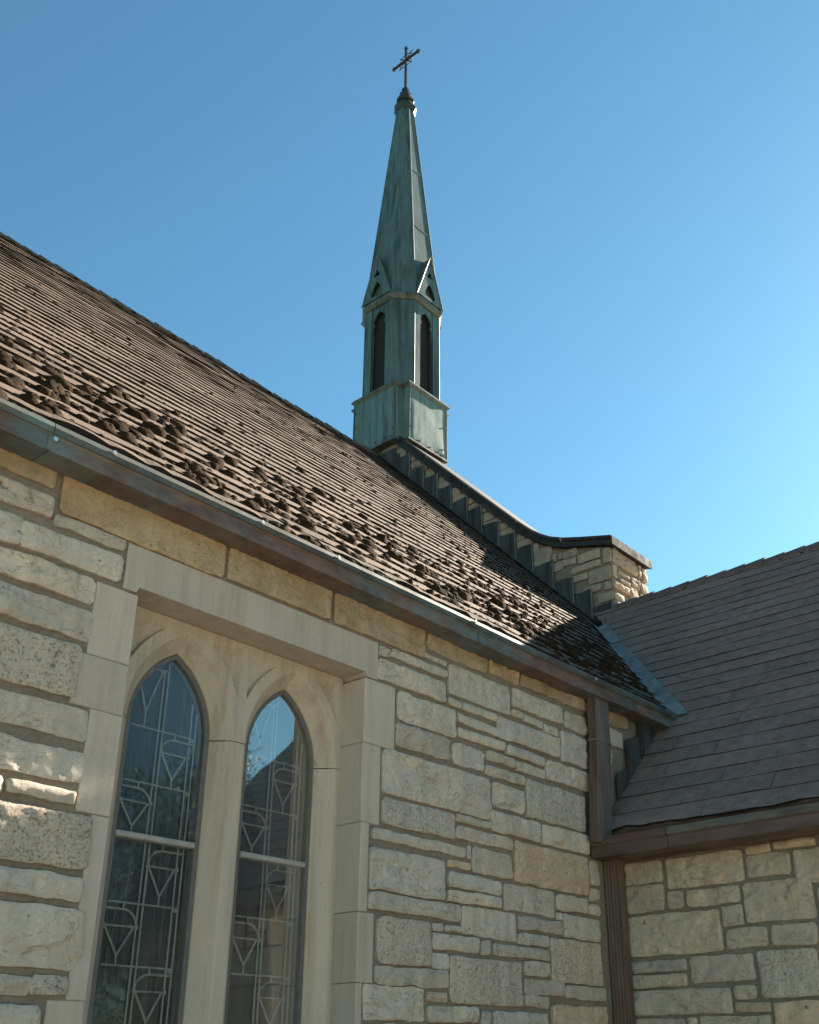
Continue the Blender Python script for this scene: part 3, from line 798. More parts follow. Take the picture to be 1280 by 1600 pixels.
# metal frames, glass, leads
GY = 0.300
for li, cx in enumerate((CXL, CXR)):
    fr = MB()
    out, inn = lanc(cx, 0.0855, ZB), lanc(cx, 0.110, ZB + 0.03)
    fr.prism(out, [inn], fnY, 0.280, 0.335)
    frame = fr.build('frame', M['frame'], win)
    tb = MB(); tb.bbox((cx - HW + 0.11, 0.272, 2.560), (cx + HW - 0.11, 0.335, 2.588), 0.005); tb.build('transom', M['transom'], frame)
    # protective glass in front
    hwg, Rg = HW - 0.108, RO - 0.108
    low = [(cx - hwg, ZB + 0.02), (cx + hwg, ZB + 0.02), (cx + hwg, 2.562), (cx - hwg, 2.562)]
    upp = [(cx + hwg, 2.586)] + arch(cx, hwg, Rg, ZSP) + [(cx - hwg, 2.586)]
    for pl, gm_ in ((low, 'lowglass'), (upp, 'glass')):
        pm = MB(); pm.add([(p[0], GY - 0.004, p[1]) for p in pl], [tuple(range(len(pl)))[::-1]])
        pm.build('storm_pane', M[gm_], win, label='clear outer storm glass with grime runs')
    # leaded panes behind
    dx = cx - CXL
    cA, cB, cM1, cM2, cR1, cR2 = [v + dx for v in (2.712, 2.737, 2.912, 2.938, 3.104, 3.136)]
    xl, xr = cx - hwg, cx + hwg
    rowz = [0.35, 0.625, 0.90, 1.175, 1.45, 1.725, 2.0, 2.275, 2.562]
    upz = [2.586, 2.84, 3.115, 3.40]
    def inside(x, z):
        if z <= ZSP: return abs(x - cx) <= hwg
        c = Rg - hwg
        return (abs(x - cx) + c) ** 2 + (z - ZSP) ** 2 <= Rg ** 2
    def clip_top(x, z1):
        c = Rg - hwg; d = abs(x - cx) + c
        return min(z1, ZSP + math.sqrt(max(0, Rg ** 2 - d * d))) if z1 > ZSP else z1
    rows = [(rowz[i], rowz[i + 1]) for i in range(8)] + [(upz[0], upz[1]), (upz[1], upz[2]), (upz[2], 3.62)]
    for (z0, z1) in rows:
        for (xa, xb) in ((xl, cB - 0.012), (cB - 0.012, (cM1 + cM2) / 2), ((cM1 + cM2) / 2, (cR1 + cR2) / 2), ((cR1 + cR2) / 2, xr)):
            xs_ = np.linspace(xa, xb, 6)
            tops = [clip_top(x, z1) for x in xs_]
            if max(tops) <= z0 + 0.01: continue
            pts = [(xa, z0), (xb, z0)] + [(x, max(t, z0 + 0.001)) for x, t in zip(xs_[::-1], tops[::-1])]
            pm = MB(); tilt = rng.uniform(-0.002, 0.002)
            pm.add([(p[0], GY + 0.036 + tilt * (p[0] - xa) / (xb - xa + 1e-6), p[1]) for p in pts], [tuple(range(len(pts)))[::-1]])
            pm.build('pane', M['stained'], win)
    ld = MB()
    LY = GY + 0.028
    def lead(pts, r_=0.0050):
        pts = [p for p in pts if inside(p[0], p[1])]
        if len(pts) > 1: ld.tube([(p[0], LY, p[1]) for p in pts], r_, 6)
    def seg(a, b, r_=0.0050, n=12): lead([(a[0] + (b[0] - a[0]) * t, a[1] + (b[1] - a[1]) * t) for t in np.linspace(0, 1, n)], r_)
    def knot(x, z):
        if inside(x, z): ld.bbox((x - 0.010, LY - 0.011, z - 0.010), (x + 0.010, LY + 0.004, z + 0.010), 0.004)
    for ri, (z0, z1) in enumerate(rows):
        right = (ri % 2 == 1) if ri < 8 else (ri % 2 == 1)     # which column carries the motif
        h = z1 - z0
        for x in (cA, cB, cR1, cR2): seg((x, z0), (x, z1))
        for x in (cM1, cM2): seg((x, z0), (x, z1))
        if z0 not in (2.586, 0.35):
            seg((xl, z0), (xr, z0)); knot(cA + 0.012, z0); knot(cR2 - 0.016, z0 - 0.01)
        zt = z1 - 0.03
        if right:
            x0, x1 = cM2, cR1
            A_ = [(x1 - 0.0 - (x1 - x0) * (1 - math.cos(t)) * 0 - (x1 - x0) * 0.55 - 0.45 * (x1 - x0) * math.sin(t), zt - 0.075 * (1 - math.cos(t))) for t in np.linspace(0, math.pi / 2, 8)]
            lead([(cR2, zt)] + A_ , 0.0058)
            mid = x1 - (x1 - x0) * 0.55
        else:
            x0, x1 = cB, cM1
            A_ = [(x0 + (x1 - x0) * 0.55 + 0.45 * (x1 - x0) * math.sin(t), zt - 0.075 * (1 - math.cos(t))) for t in np.linspace(0, math.pi / 2, 8)]
            lead([(cA, zt)] + A_, 0.0058)
            mid = x0 + (x1 - x0) * 0.55
        seg((mid, zt), (mid, z1), 0.005, 4)
        zb_ = z0 + h * 0.62
        seg((x0, zb_), (x1, zb_)); knot(x0, zb_); knot(x1, zb_)
        vx, vz = (x0 + x1) / 2, z0 + h * 0.16
        seg((x0 + 0.006, zb_), (vx, vz), 0.006); seg((x1 - 0.012, zb_), (vx, vz), 0.006); seg((vx, vz), (vx, z0), 0.005, 4)
    ld.build('lead_came', M['came'], win)
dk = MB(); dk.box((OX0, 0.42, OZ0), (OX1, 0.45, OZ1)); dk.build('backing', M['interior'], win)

# ------------------------------------------------------------------ wing
wing = empty('church_wing', (9.8, -2.6, ZG), 'low stone church wing with plain dark grey shingle roof', 'church wing')
w = MB()
w.box((XW + ym, YEND, ZG), (XW + 0.5, 0.0, 3.02))
w.box((13.0, YEND, ZG), (13.3, 1.6, 3.02))
w.prism([(XW + 0.5, ZG), (13.0, ZG), (13.0, 3.0), (XR, 6.32), (XW + 0.5, 3.13)], [], lambda a, b, t: (a, t, b), YEND, YEND + 0.4)
wwall = w.build('wall', M['mortar'], wing)
for (a0, z0, a1, z1, k) in WING:
    stone(wwall, 'wing', a0 + (0.03 if a1 > -0.08 else 0) * 0, z0, a1, z1, k, mat=None if k in 'gp' else ('warm' if k == 'w' else 'wingstone'))
for (a0, z0, a1, z1, k) in [(-0.46, 1.66, -0.05, 1.848, 's'), (-0.545, 1.70, -0.49, 1.848, 's'), (-1.055, 1.64, -0.575, 1.848, 's')]:
    stone(wwall, 'wing', a0, z0, a1, z1, k, mat='wingstone')
far = [(-b, z0, -a, z1, k) for (a, z0, b, z1, k) in ashlar(1.68, 5.28, ZG, 2.86, 21)]
far += [(-b, z0, -a, z1, k) for (a, z0, b, z1, k) in ashlar(0.06, 1.66, ZG, 1.62, 22)]
far += [(-1.66, 2.42, -1.475, 2.585, 's'), (-1.66, 2.26, -1.46, 2.385, 's'), (-1.66, 1.79, -1.44, 2.225, 's')]
rest_of_wall(wwall, 'wing', far, 'wingstone')
# wing roof deck
wr = MB()
A = [(XE + 0.05, YEND - 0.12), (XR, YEND - 0.12), (XR, 1.64), (xval(1.64), 1.64), (xval(0.0), 0.0), (XE + 0.05, 0.0)]
def wp(x, y, l=0.0): return np.array([x, y, zw(x)]) + NW * l
top = [wp(x, y, -0.002) for x, y in A]; bot = [wp(x, y, -0.09) for x, y in A]
n = len(A)
wr.add(top + bot, [tuple(range(n))] + [tuple(range(n, 2 * n))[::-1]] + [(i, i + n, (i + 1) % n + n, (i + 1) % n) for i in range(n)])
A2 = [(XR, YEND - 0.12, 6.47), (13.5, YEND - 0.12, 2.82), (13.5, 1.64, 2.82), (XR, 1.64, 6.47)]
wr.add([(x, y, z) for x, y, z in A2] + [(x, y, z - 0.12) for x, y, z in A2], [(0, 1, 2, 3), (7, 6, 5, 4), (0, 4, 5, 1), (1, 5, 6, 2), (2, 6, 7, 3), (3, 7, 4, 0)])
wroof = wr.build('roof', M['wingshingle'], wing, label='plain dark grey shingle roof in shade')
DXW = 0.2 / math.sqrt(2)
i = 0
while True:
    x0 = XE + 0.045 + i * DXW
    if x0 > XR - 0.06: break
    def yend(x): return -0.012 if zw(x) < 4.2 else yval(x) - 0.10
    ye_ = yend(x0 + DXW / 2)
    y = YEND - 0.14 - (0.0 if i % 2 else 0.45)
    first = True
    while y < ye_ - 0.05:
        r_ = np.random.default_rng(3000 + i * 37 + int((y + 10) * 10))
        y1 = min(y + 1.3 * r_.uniform(0.9, 1.1), ye_)
        if ye_ - y1 < 0.25: y1 = ye_
        ya = max(y, YEND - 0.14)
        if y1 > ya + 0.02:
            ns = max(3, int((y1 - ya) / 0.09)); yy = np.linspace(ya + 0.0025, y1 - 0.0025, ns)
            q = np.stack([yy * 2.2, np.full(ns, i * 2.3), np.zeros(ns)], -1)
            jx = r_.uniform(-0.005, 0.005) + 0.005 * fbm(q, 61, 3)
            th = 0.0095 + r_.uniform(-0.0015, 0.0015) + 0.004 * fbm(q * 2, 62, 2)
            if i == 0: th = th + 0.006 + 0.008 * fbm(q * 6, 63, 2); jx = jx + 0.010 * fbm(q * 7, 64, 2)
            if y1 >= ye_ - 1e-6:                               # cut along the valley
                top_y = yy.copy(); sc = (yend(x0 + DXW) - yend(x0)) if zw(x0) > 4.2 else 0
                low_y = yy - sc * 0.5 * np.linspace(0, 1, ns); top_y = yy + sc * 0.5 * np.linspace(0, 1, ns)
            else: low_y = top_y = yy
            R1 = np.stack([np.full(ns, x0 + DXW * 1.12), top_y, np.full(ns, zw(x0 + DXW * 1.12))], -1) + 0.002 * NW
            xx = x0 + jx
            R2 = np.stack([xx, low_y, zw(xx)], -1) + th[:, None] * NW
            R3 = np.stack([xx + 0.003, low_y, zw(xx + 0.003)], -1) - 0.006 * NW
            V = np.concatenate([R1, R2, R3])
            F = [(rr * ns + k, rr * ns + k + 1, (rr + 1) * ns + k + 1, (rr + 1) * ns + k) for rr in range(2) for k in range(ns - 1)]
            tv = np.tile(r_.uniform(0.40, 0.60) + 0.12 * fbm(q * 1.5, 65, 2), 3)
            o_ = mk('shingle', V, F, M['wingshingle'], wroof, attr=np.clip(tv, 0, 1))
            o_.data.materials.append(M['butt'])
            o_.data.polygons.foreach_set('material_index', [0] * (ns - 1) + [1] * (ns - 1))
        y = y1
        if y1 >= ye_ - 1e-6: break
    i += 1
for k in range(40):
    y0 = 1.60 - k * 0.225
    if y0 < YEND + 0.1: break
    V = []
    for (yy, l) in ((y0 - 0.26, 0.038), (y0, 0.018)):
        for (dx, dz) in ((-0.10, -0.10), (0, 0), (0.10, -0.10)):
            V.append((XR + dx, yy, 6.47 + dz + l + 0.004 * math.sin(k * 2.1)))
    V += [(x, y, z - 0.03) for x, y, z in V]
    F = [(0, 1, 4, 3), (1, 2, 5, 4), (6, 9, 10, 7), (7, 10, 11, 8), (0, 6, 7, 1), (1, 7, 8, 2), (0, 3, 9, 6), (2, 8, 11, 5), (3, 4, 10, 9), (4, 5, 11, 10)]
    mk('ridge_cap', V, F, M['wingshingle'], wroof)
# wing gutter
fn_w = lambda s, d, z: (XW - d, s, z)
wprof = gutter_profile(XW - 6.351, 2.90, 0.02)
run_gutter(wing, 'gutter_section', -0.012, -0.62, fn_w, wprof, M['winggutter'], M['winggutter'], 0.006)
run_gutter(wing, 'gutter_section', -0.625, YEND - 0.1, fn_w, wprof, M['winggutter'], M['gutterlip'], 0.006)
fb = MB(); fb.box((XE + 0.075, YEND, 2.93), (XW + 0.05, -0.01, 3.06)); fb.build('fascia', M['dark'], wing)
# step flashing where the wing roof meets the nave wall
for (xa, xb, hh) in ((6.74, 6.90, 0.16), (6.92, 7.12, 0.28), (7.14, 7.44, 0.30)):
    s_ = MB(); s_.prism([(xa, zw(xa) - 0.02), (xb, zw(xb) - 0.02), (xb, zw(xb) + hh * 0.75), (xa, zw(xa) + hh + 0.06)], [], fnY, -0.045, -0.032)
    s_.build('step_flashing', M['flash'], wing)

# ------------------------------------------------------------------ gable wall with coping
gab = empty('gable_parapet', ((XP + XP2) / 2, 3.5, ZG), 'stone gable parapet with dark metal coping and stepped flashing below the spire', 'parapet')
path = [(1.585, 7.262, 7.378), (1.60, 7.268, 7.382), (2.024, 7.372, 7.498), (2.28, 7.440, 7.575), (2.45, 7.505, 7.645), (2.60, 7.60, 7.735), (2.75, 7.70, 7.85), (2.95, zr(2.95) + 0.47, zr(2.95) + 0.645)]
path += [(y, zr(y) + 0.47, zr(y) + 0.645) for y in (3.5, 4.2, 4.9, 5.2)]
body = [(1.66, ZG)] + [(max(1.66, y), zb_ - 0.0) for y, zb_, zt_ in path] + [(YC, zr(YC) + 0.30)]
full = body + [(2 * YC - y, z) for y, z in body[-2::-1]]
gm = MB(); gm.prism(full, [], lambda a, b, t: (t, a, b), XP + 0.016, XP2)
gwall = gm.build('wall', M['mortar'], gab)
for (a0, z0, a1, z1, k) in KX: stone(gwall, 'gable', a0, z0, a1, z1, 's', 'parapetstone', 0.03)
for (a0, z0, a1, z1, k) in KY: stone(gwall, 'kneeler', max(a0, 9.87), z0, a1, z1, 's', 'parapetstone', 0.018)
for (a0, z0, a1, z1) in [(10.24, 6.66, 10.44, 6.86), (10.47, 6.60, 10.69, 6.84), (9.87, 6.46, 10.1, 6.56), (10.12, 6.46, 10.42, 6.63)]:
    stone(gwall, 'kneeler', a0, z0, a1, z1, 's', 'parapetstone', 0.018)
z = 6.62
rr = random.Random(5)
while z < 10.25:
    h = rr.choice((0.11, 0.15, 0.19))
    ya = YE + (z + h - 0.56 - ZE) / S1; yb_ = YE + (z - ZE) / S1
    ya = max(ya, 2.52); y = ya
    while y < yb_ - 0.08:
        L = min(rr.uniform(0.18, 0.4), yb_ - y)
        stone(gwall, 'gable', y, z, y + L - 0.025, z + h - 0.025, 's', 'parapetstone', 0.03); y += L
    z += h
# coping in lengths
def coping(pts, name='coping'):
    for xa, xb, dz0, dz1 in ((XP - 0.06, XP2 + 0.03, 0, 0),):
        rings = []
        for (y, zb_, zt_) in pts:
            rings.append([(xa, y, zb_), (xb, y, zb_), (xb, y, zt_ - 0.03), (xb - 0.05, y, zt_), (xa + 0.05, y, zt_ + 0.0), (xa - 0.0, y, zt_ - 0.03)])
        m = MB(); m.loft(rings)
        o = m.build(name, M['coping'], gab)
        rings = []
        for (y, zb_, zt_) in pts:
            rings.append([(xa - 0.022, y, zt_ - 0.050), (xa - 0.022, y, zt_ - 0.012), (xa + 0.02, y, zt_ + 0.010), (xa + 0.02, y, zt_ - 0.04)])
        m = MB(); m.loft(rings); m.build('drip_edge', M['coping'], o)
def lerp_path(y):
    for (a, b) in zip(path[:-1], path[1:]):
        if a[0] <= y <= b[0]:
            t = (y - a[0]) / (b[0] - a[0]); return (y, a[1] + t * (b[1] - a[1]), a[2] + t * (b[2] - a[2]))
cuts = [1.585, 2.30, 2.98, 3.75, 4.55, 5.2]
for a, b in zip(cuts[:-1], cuts[1:]):
    ysamp = sorted({a, b - 0.006} | {p[0] for p in path if a < p[0] < b - 0.01} | set(np.linspace(a, b - 0.006, 5)))
    coping([lerp_path(min(y, 5.199)) for y in ysamp])
coping([(2 * YC - y, zb_, zt_) for y, zb_, zt_ in path[::-1]])
m = MB(); m.box((XP - 0.062, 1.573, 7.255), (XP2 + 0.032, 1.585, 7.368)); m.build('coping', M['coping'], gab)
# stepped flashing
y = 1.66; k = 0
while y < 5.15:
    wd = rr.uniform(0.25, 0.32); y1 = min(y + wd, 5.2)
    zt_ = zr(y) + (0.44 if y > 2.5 else 0.40) + rr.uniform(-0.03, 0.02)
    if k == 0: zt_ = zr(y) + 0.46
    zt_ = max(zt_, zr(y1) + 0.07)
    s_ = MB(); off = 0.052 + 0.007 * (k % 2)
    s_.prism([(y - 0.02 - rr.uniform(0, 0.012), zr(y - 0.02) - 0.03), (y1, zr(y1) - 0.03), (y1 + rr.uniform(-0.01, 0.01), zt_ + rr.uniform(-0.02, 0.02)), ((y + y1) / 2, zt_ + rr.uniform(-0.012, 0.012)), (y - 0.02, zt_ + rr.uniform(-0.015, 0.015))], [], lambda a, b, t: (t, a, b), XP - off, XP - off + 0.012)
    fo = s_.build('step_flashing', M['flash'], gab)
    e_ = MB(); e_.box((XP - off - 0.012, y - 0.024, zr(y) + 0.03), (XP - off + 0.004, y - 0.012, zt_ + 0.01)); e_.build('folded_edge', M['valley'], fo)
    y = y1; k += 1
s_ = MB(); s_.prism([(9.80, 6.05), (10.3, 6.2), (10.3, 6.56), (9.80, 6.50)], [], lambda a, b, t: (a, t, b), 1.575, 1.587); s_.build('step_flashing', M['flash'], gab)
s_ = MB()
s_.add([np.array([XP - 0.15, y, zr(y)]) + NE * 0.03 for y in (1.66, 5.5)] + [np.array([XP - 0.05, y, zr(y)]) + NE * 0.045 for y in (1.66, 5.5)], [(0, 1, 3, 2)])
s_.build('apron_flashing', M['flash'], gab)

# ------------------------------------------------------------------ steeple
st = empty('steeple', (XC, YS, 9.7), 'slender green copper spire with open lantern and iron cross above the roof ridge', 'spire')
pier = MB()
pier.bbox((XP + 0.02, YS - 0.43, 9.5), (XP2 - 0.02, YS + 0.43, 10.3), 0.02); pier.build('pier', M['parapetstone'], st)
pf = MB()
pf.box((XP - 0.03, YS - 0.44, 9.6), (XP + 0.10, YS - 0.34, 10.0)); pf.box((XP - 0.045, YS - 0.38, 9.7), (XP - 0.03, YS + 0.4, 10.12)); pf.build('pier_flashing', M['flash'], st)
def plus(h, a): return [(-h, -a), (-a - 0.0, -a), (-a, -h), (a, -h), (a, -a), (h, -a), (h, a), (a, a), (a, h), (-a, h), (-a, a), (-h, a)]
def ringz(pl, z): return [(XC + x, YS + y, z) for x, y in pl]
bx = MB(); bx.loft([ringz(plus(0.598, 0.455), z) for z in (10.22, 11.20)]); box = bx.build('base_box', M['spirebase'], st)
bx = MB(); bx.loft([ringz(plus(0.612, 0.468), 10.195), ringz(plus(0.612, 0.468), 10.235)]); bx.build('base_rim', M['lanterntrim'], box)
cn = MB(); cn.loft([ringz(plus(0.60, 0.457), 11.165), ringz(plus(0.615, 0.472), 11.19), ringz(plus(0.636, 0.493), 11.215), ringz(plus(0.636, 0.493), 11.24), ringz(plus(0.60, 0.44), 11.285)])
cn.build('cornice', M['lanterntrim'], st)
# flat sheets on the box sides with turned edges and rivets
for (nx, ny) in ((-1, 0), (0, -1), (1, 0), (0, 1)):
    def bp(a, z, t, nx=nx, ny=ny): return (XC + nx * (0.598 + t) - ny * a, YS + ny * (0.598 + t) + nx * a, z)
    s_ = MB(); n = 17
    gv = []
    for j in range(15):
        for i_ in range(n):
            a = -0.425 + 0.85 * i_ / (n - 1); zz = 10.25 + 0.90 * j / 14
            edge = min(i_, n - 1 - i_, j, 14 - j) > 0
            gv.append(bp(a, zz, (0.010 + 0.004 * float(fbm(np.array([a * 2.2 + nx, zz * 1.6 + ny, 1.0]), 9, 2))) if edge else 0.006))
    s_.add(gv, [(j * n + i_, j * n + i_ + 1, (j + 1) * n + i_ + 1, (j + 1) * n + i_) for j in range(14) for i_ in range(n - 1)])
    s_.build('side_sheet', M['spirebase'], box, smooth=True)
    for sgn in (-1, 1):
        s_ = MB(); lo = bp(sgn * 0.435, 10.24, 0.0); hi = bp(sgn * 0.452, 11.17, 0.016)
        s_.box(tuple(np.minimum(lo, hi)), tuple(np.maximum(lo, hi))); s_.build('corner_strip', M['lanterntrim'], box)
    for (a, zz) in [(-0.40, 10.45), (-0.40, 10.75), (-0.40, 11.0), (0.40, 10.4), (0.40, 10.8), (-0.2, 10.28), (0.05, 10.28), (0.25, 10.28), (0.36, 10.27)]:
        s_ = MB(); s_.tube([bp(a, zz, 0.004), bp(a, zz, 0.020)], 0.012, 6); s_.build('rivet', M['cap'], box)
# lantern
R1, CW, OW = 0.560, 0.305, 0.158
lant = empty('lantern', (XC, YS, 11.25)); lant.parent = st; lant.location = W((XC, YS, 11.25)) - ORIG[st]
t_ = 0.075
for (sx, sy) in ((-1, -1), (1, -1), (1, 1), (-1, 1)):
    pl = [(-R1, -OW), (-R1, -CW), (-CW, -R1), (-OW, -R1), (-OW, -R1 + t_), (-CW + 0.03, -R1 + t_), (-R1 + t_, -CW + 0.03), (-R1 + t_, -OW)]
    pl = [(x * -sx, y * -sy) for x, y in pl]
    m = MB(); m.loft([ringz(pl, 11.24), ringz(pl, 13.02)]); p = m.build('pier', M['spire'], lant)
    for (a, b) in (((-R1 - 0.004, -CW), (-CW, -R1 - 0.004)),):
        for q in (a, b):
            m = MB(); m.tube([(XC - sx * q[0], YS - sy * q[1], 11.26), (XC - sx * q[0], YS - sy * q[1], 13.0)], 0.011, 6); m.build('standing_seam', M['spire'], p)
for (nx, ny) in ((-1, 0), (0, -1), (1, 0), (0, 1)):
    def fp(a, z, t, nx=nx, ny=ny): return (XC + nx * (R1 + t) - ny * a, YS + ny * (R1 + t) + nx * a, z)
    # arch head with small cusps
    ah = arch(0, 0.142, 0.25, 12.66, 9)
    inner = []
    for q, p in enumerate(ah):
        k = 1.0
        inner.append(p)
    cus = [(0.142, 12.50), (0.142, 12.60), (0.098, 12.63), (0.132, 12.68)]
    poly = [(-OW, 12.48), (-OW, 13.0), (OW, 13.0), (OW, 12.48)] + cus + [p for p in ah[2:-2]] + [(-x, z) for x, z in cus[::-1]]
    m = MB(); m.prism(poly, [], fp, -0.045, -0.012); m.build('arch_head', M['spire'], lant)
    # gable over each opening
    rg = 0.075
    tri = [(-0.312, 13.10), (0.312, 13.10), (0, 14.03)]
    def foil(cx_, cz_, r_, n=18, ph=math.pi / 2): return [(cx_ + (r_ * (1 + 0.33 * math.cos(3 * (a - ph)))) * math.cos(a), cz_ + (r_ * (1 + 0.33 * math.cos(3 * (a - ph)))) * math.sin(a)) for a in np.linspace(0, 2 * math.pi, n, endpoint=False)]
    h1 = foil(0, 13.62, 0.058)
    h2 = [(-0.115, 13.16), (0.115, 13.16), (0.13, 13.24), (0.095, 13.30), (0.075, 13.36), (0.0, 13.45), (-0.075, 13.36), (-0.095, 13.30), (-0.13, 13.24)]
    m = MB(); m.prism(tri, [h1, h2], fp, rg - 0.022, rg); gb = m.build('gable', M['spire'], lant)
    m = MB()
    m.tube([fp(-0.325, 13.08, rg), fp(0, 14.05, rg)], 0.014, 6); m.tube([fp(0.325, 13.08, rg), fp(0, 14.05, rg)], 0.014, 6)
    m.build('gable_trim', M['lanterntrim'], gb)
    m = MB()
    m.add([fp(-0.312, 13.10, rg - 0.01), fp(0, 14.02, rg - 0.01), fp(0, 14.02, -0.3), fp(-0.312, 13.10, -0.3)], [(0, 1, 2, 3)])
    m.add([fp(0.312, 13.10, rg - 0.01), fp(0, 14.02, rg - 0.01), fp(0, 14.02, -0.3), fp(0.312, 13.10, -0.3)], [(3, 2, 1, 0)])
    m.build('gable_roof', M['spire'], gb)
def octo(r_, c): return [(-r_, -c), (-c, -r_), (c, -r_), (r_, -c), (r_, c), (c, r_), (-c, r_), (-r_, c)]
m = MB(); m.loft([ringz(octo(0.575, 0.312), 12.985), ringz(octo(0.612, 0.326), 13.03), ringz(octo(0.618, 0.328), 13.085), ringz(octo(0.585, 0.312), 13.12)]); m.build('band', M['lanterntrim'], lant)
m = MB(); m.loft([ringz(octo(0.55, 0.30), 11.225), ringz(octo(0.55, 0.30), 11.262)]); m.build('floor', M['lanterntrim'], lant)
m = MB(); m.loft([ringz(octo(0.47, 0.25), 11.25), ringz(octo(0.47, 0.25), 13.0)]); m.build('core', M['interior'], lant)  # near-black filler, so the lantern openings look shaded inside
# spire
ZT, ZBs = 17.95, 13.10
r0, c0, r1, c1 = 0.572, 0.305, 0.152, 0.063
zs_ = [ZBs, 14.2, 15.25, 16.22, 17.1, ZT]
def oz(z, g=0.0):
    t = (z - ZBs) / (ZT - ZBs); return octo(r0 + (r1 - r0) * t + g, c0 + (c1 - c0) * t + g * 0.41)
m = MB(); m.loft([ringz(oz(z), z) for z in zs_]); spire = m.build('spire', M['spire'], st)
for k in range(8):
    m = MB(); m.tube([(XC + oz(z)[k][0], YS + oz(z)[k][1], z) for z in (ZBs, ZT)], [0.016, 0.011], 6); m.build('arris_roll', M['spire'], spire)
for z in (14.75, 16.2):
    m = MB(); m.loft([ringz(oz(z, 0.001), z), ringz(oz(z, 0.007), z + 0.004), ringz(oz(z + 0.03, 0.006), z + 0.03), ringz(oz(z + 0.034, 0.0), z + 0.034)], (False, False)); m.build('seam', M['spire'], spire)
m = MB()
m.loft([ringz(octo(r_, r_ * 0.414), z) for r_, z in ((0.165, 17.93), (0.20, 18.0), (0.205, 18.03), (0.135, 18.19), (0.125, 18.2))])
m.loft([ringz(octo(r_, r_ * 0.414), z) for r_, z in ((0.155, 18.2), (0.165, 18.215), (0.165, 18.25), (0.11, 18.38), (0.10, 18.385))])
m.loft([ringz(octo(r_, r_ * 0.414), z) for r_, z in ((0.095, 18.385), (0.108, 18.40), (0.108, 18.43), (0.075, 18.50), (0.07, 18.57), (0.03, 18.59))])
m.build('finial', M['cap'], st)
# cross
def cp(a, z, t=0.0): return (XC + t, YS + a, z)
m = MB()
for (pa, pb, w_) in ((cp(0, 18.55), cp(0, 19.72), 0.021),):
    m.bbox((XC - w_, YS - w_, 18.55), (XC + w_, YS + w_, 19.72), 0.006)
m.loft([[(XC + x, YS + y, z) for x, y in ((-s_, -s_), (s_, -s_), (s_, s_), (-s_, s_))] for s_, z in ((0.018, 19.70), (0.030, 19.735), (0.004, 19.82))])
crs = m.build('cross', M['iron'], st, label='dark iron cross with ring and slender diagonal rays')
m = MB(); m.bbox((XC - 0.020, YS - 0.30, 19.395 - 0.024), (XC + 0.020, YS + 0.30, 19.395 + 0.024), 0.005)
for sg in (-1, 1):
    m.loft([[(XC + x, YS + sg * a, 19.395 + z) for x, z in ((-s_, -s_), (s_, -s_), (s_, s_), (-s_, s_))] for s_, a in ((0.020, 0.29), (0.032, 0.315), (0.003, 0.37))])
m.build('arm', M['iron'], crs)
m = MB(); m.tube([cp(0.165 * math.cos(a), 19.395 + 0.165 * math.sin(a)) for a in np.linspace(0, 2 * math.pi, 25)], 0.007, 6); m.build('ring', M['iron'], crs)
for a in (math.radians(45), math.radians(135)):
    m = MB(); m.tube([cp(-0.24 * math.cos(a), 19.395 - 0.24 * math.sin(a)), cp(-0.2 * math.cos(a), 19.395 - 0.2 * math.sin(a)), cp(0.2 * math.cos(a), 19.395 + 0.2 * math.sin(a)), cp(0.24 * math.cos(a), 19.395 + 0.24 * math.sin(a))], [0.004, 0.012, 0.012, 0.004], 6); m.build('ray', M['iron'], crs)

# ------------------------------------------------------------------ downspouts
def pipe_ring(cx, cy, wx, wy, z, side):
    """rectangular leader with a fluted face on -X"""
    x0, x1, y0, y1 = cx - wx / 2, cx + wx / 2, cy - wy / 2, cy + wy / 2
    pts = [(x1, y0), (x1, y1), (x0, y1)]
    nfl = 4
    for k in range(nfl):
        a = y1 - (k + 0.12) * wy / nfl; b = y1 - (k + 0.88) * wy / nfl
        pts += [(x0, a), (x0 + 0.008, a - 0.18 * wy / nfl), (x0 + 0.008, b + 0.18 * wy / nfl), (x0, b)]
    pts += [(x0, y0)]
    return [(x, y, z) for x, y in pts]
d1 = empty('downspout', (6.4, -0.1, 3.0), 'rectangular copper downspout dropping from the nave gutter into the wing gutter', 'downspout')
m = MB()
CL = [(4.09, 6.445, -0.090), (3.72, 6.440, -0.090), (3.40, 6.400, -0.090), (2.99, 6.362, -0.090)]
m.loft([pipe_ring(x, y, 0.185, 0.066, z, 0) for z, x, y in CL]); pp = m.build('pipe', M['pipe'], d1)
m = MB()
fr_ = []
for z, x, y in CL: fr_.append([(x - 0.0925, y - 0.0370, z), (x + 0.0930, y - 0.0370, z), (x + 0.0930, y - 0.0325, z), (x - 0.0925, y - 0.0325, z)])
m.loft(fr_); m.build('front_sky_sheen', M['pipefront'], d1)  # thin front skin that carries the painted sky reflection
for zb_ in (3.74,):
    m = MB(); m.loft([[(6.44 + sx * 0.097, -0.090 + sy * 0.041, z) for sx, sy in ((-1, -1), (1, -1), (1, 1), (-1, 1))] for z in (zb_, zb_ + 0.012)]); m.build('strap', M['pipefront'], d1)
d2 = empty('downspout', (6.56, -0.06, ZG), 'fluted reddish copper downspout running down the inner corner below the wing gutter', 'downspout')
m = MB(); m.loft([pipe_ring(6.565, -0.062, 0.10, 0.105, z, 0) for z in (2.93, 2.0, 1.0, ZG + 0.1)]); m.build('pipe', M['pipe'], d2)
for zb_ in (2.44, 1.2):
    m = MB(); m.loft([[(6.565 + sx * 0.054, -0.062 + sy * 0.057, z) for sx, sy in ((-1, -1), (1, -1), (1, 1), (-1, 1))] for z in (zb_, zb_ + 0.010)]); m.build('strap', M['pipe'], d2)
m = MB(); m.bbox((6.505, -0.122, 2.865), (6.63, -0.004, 2.905), 0.006); m.build('outlet', M['winggutter'], d2)

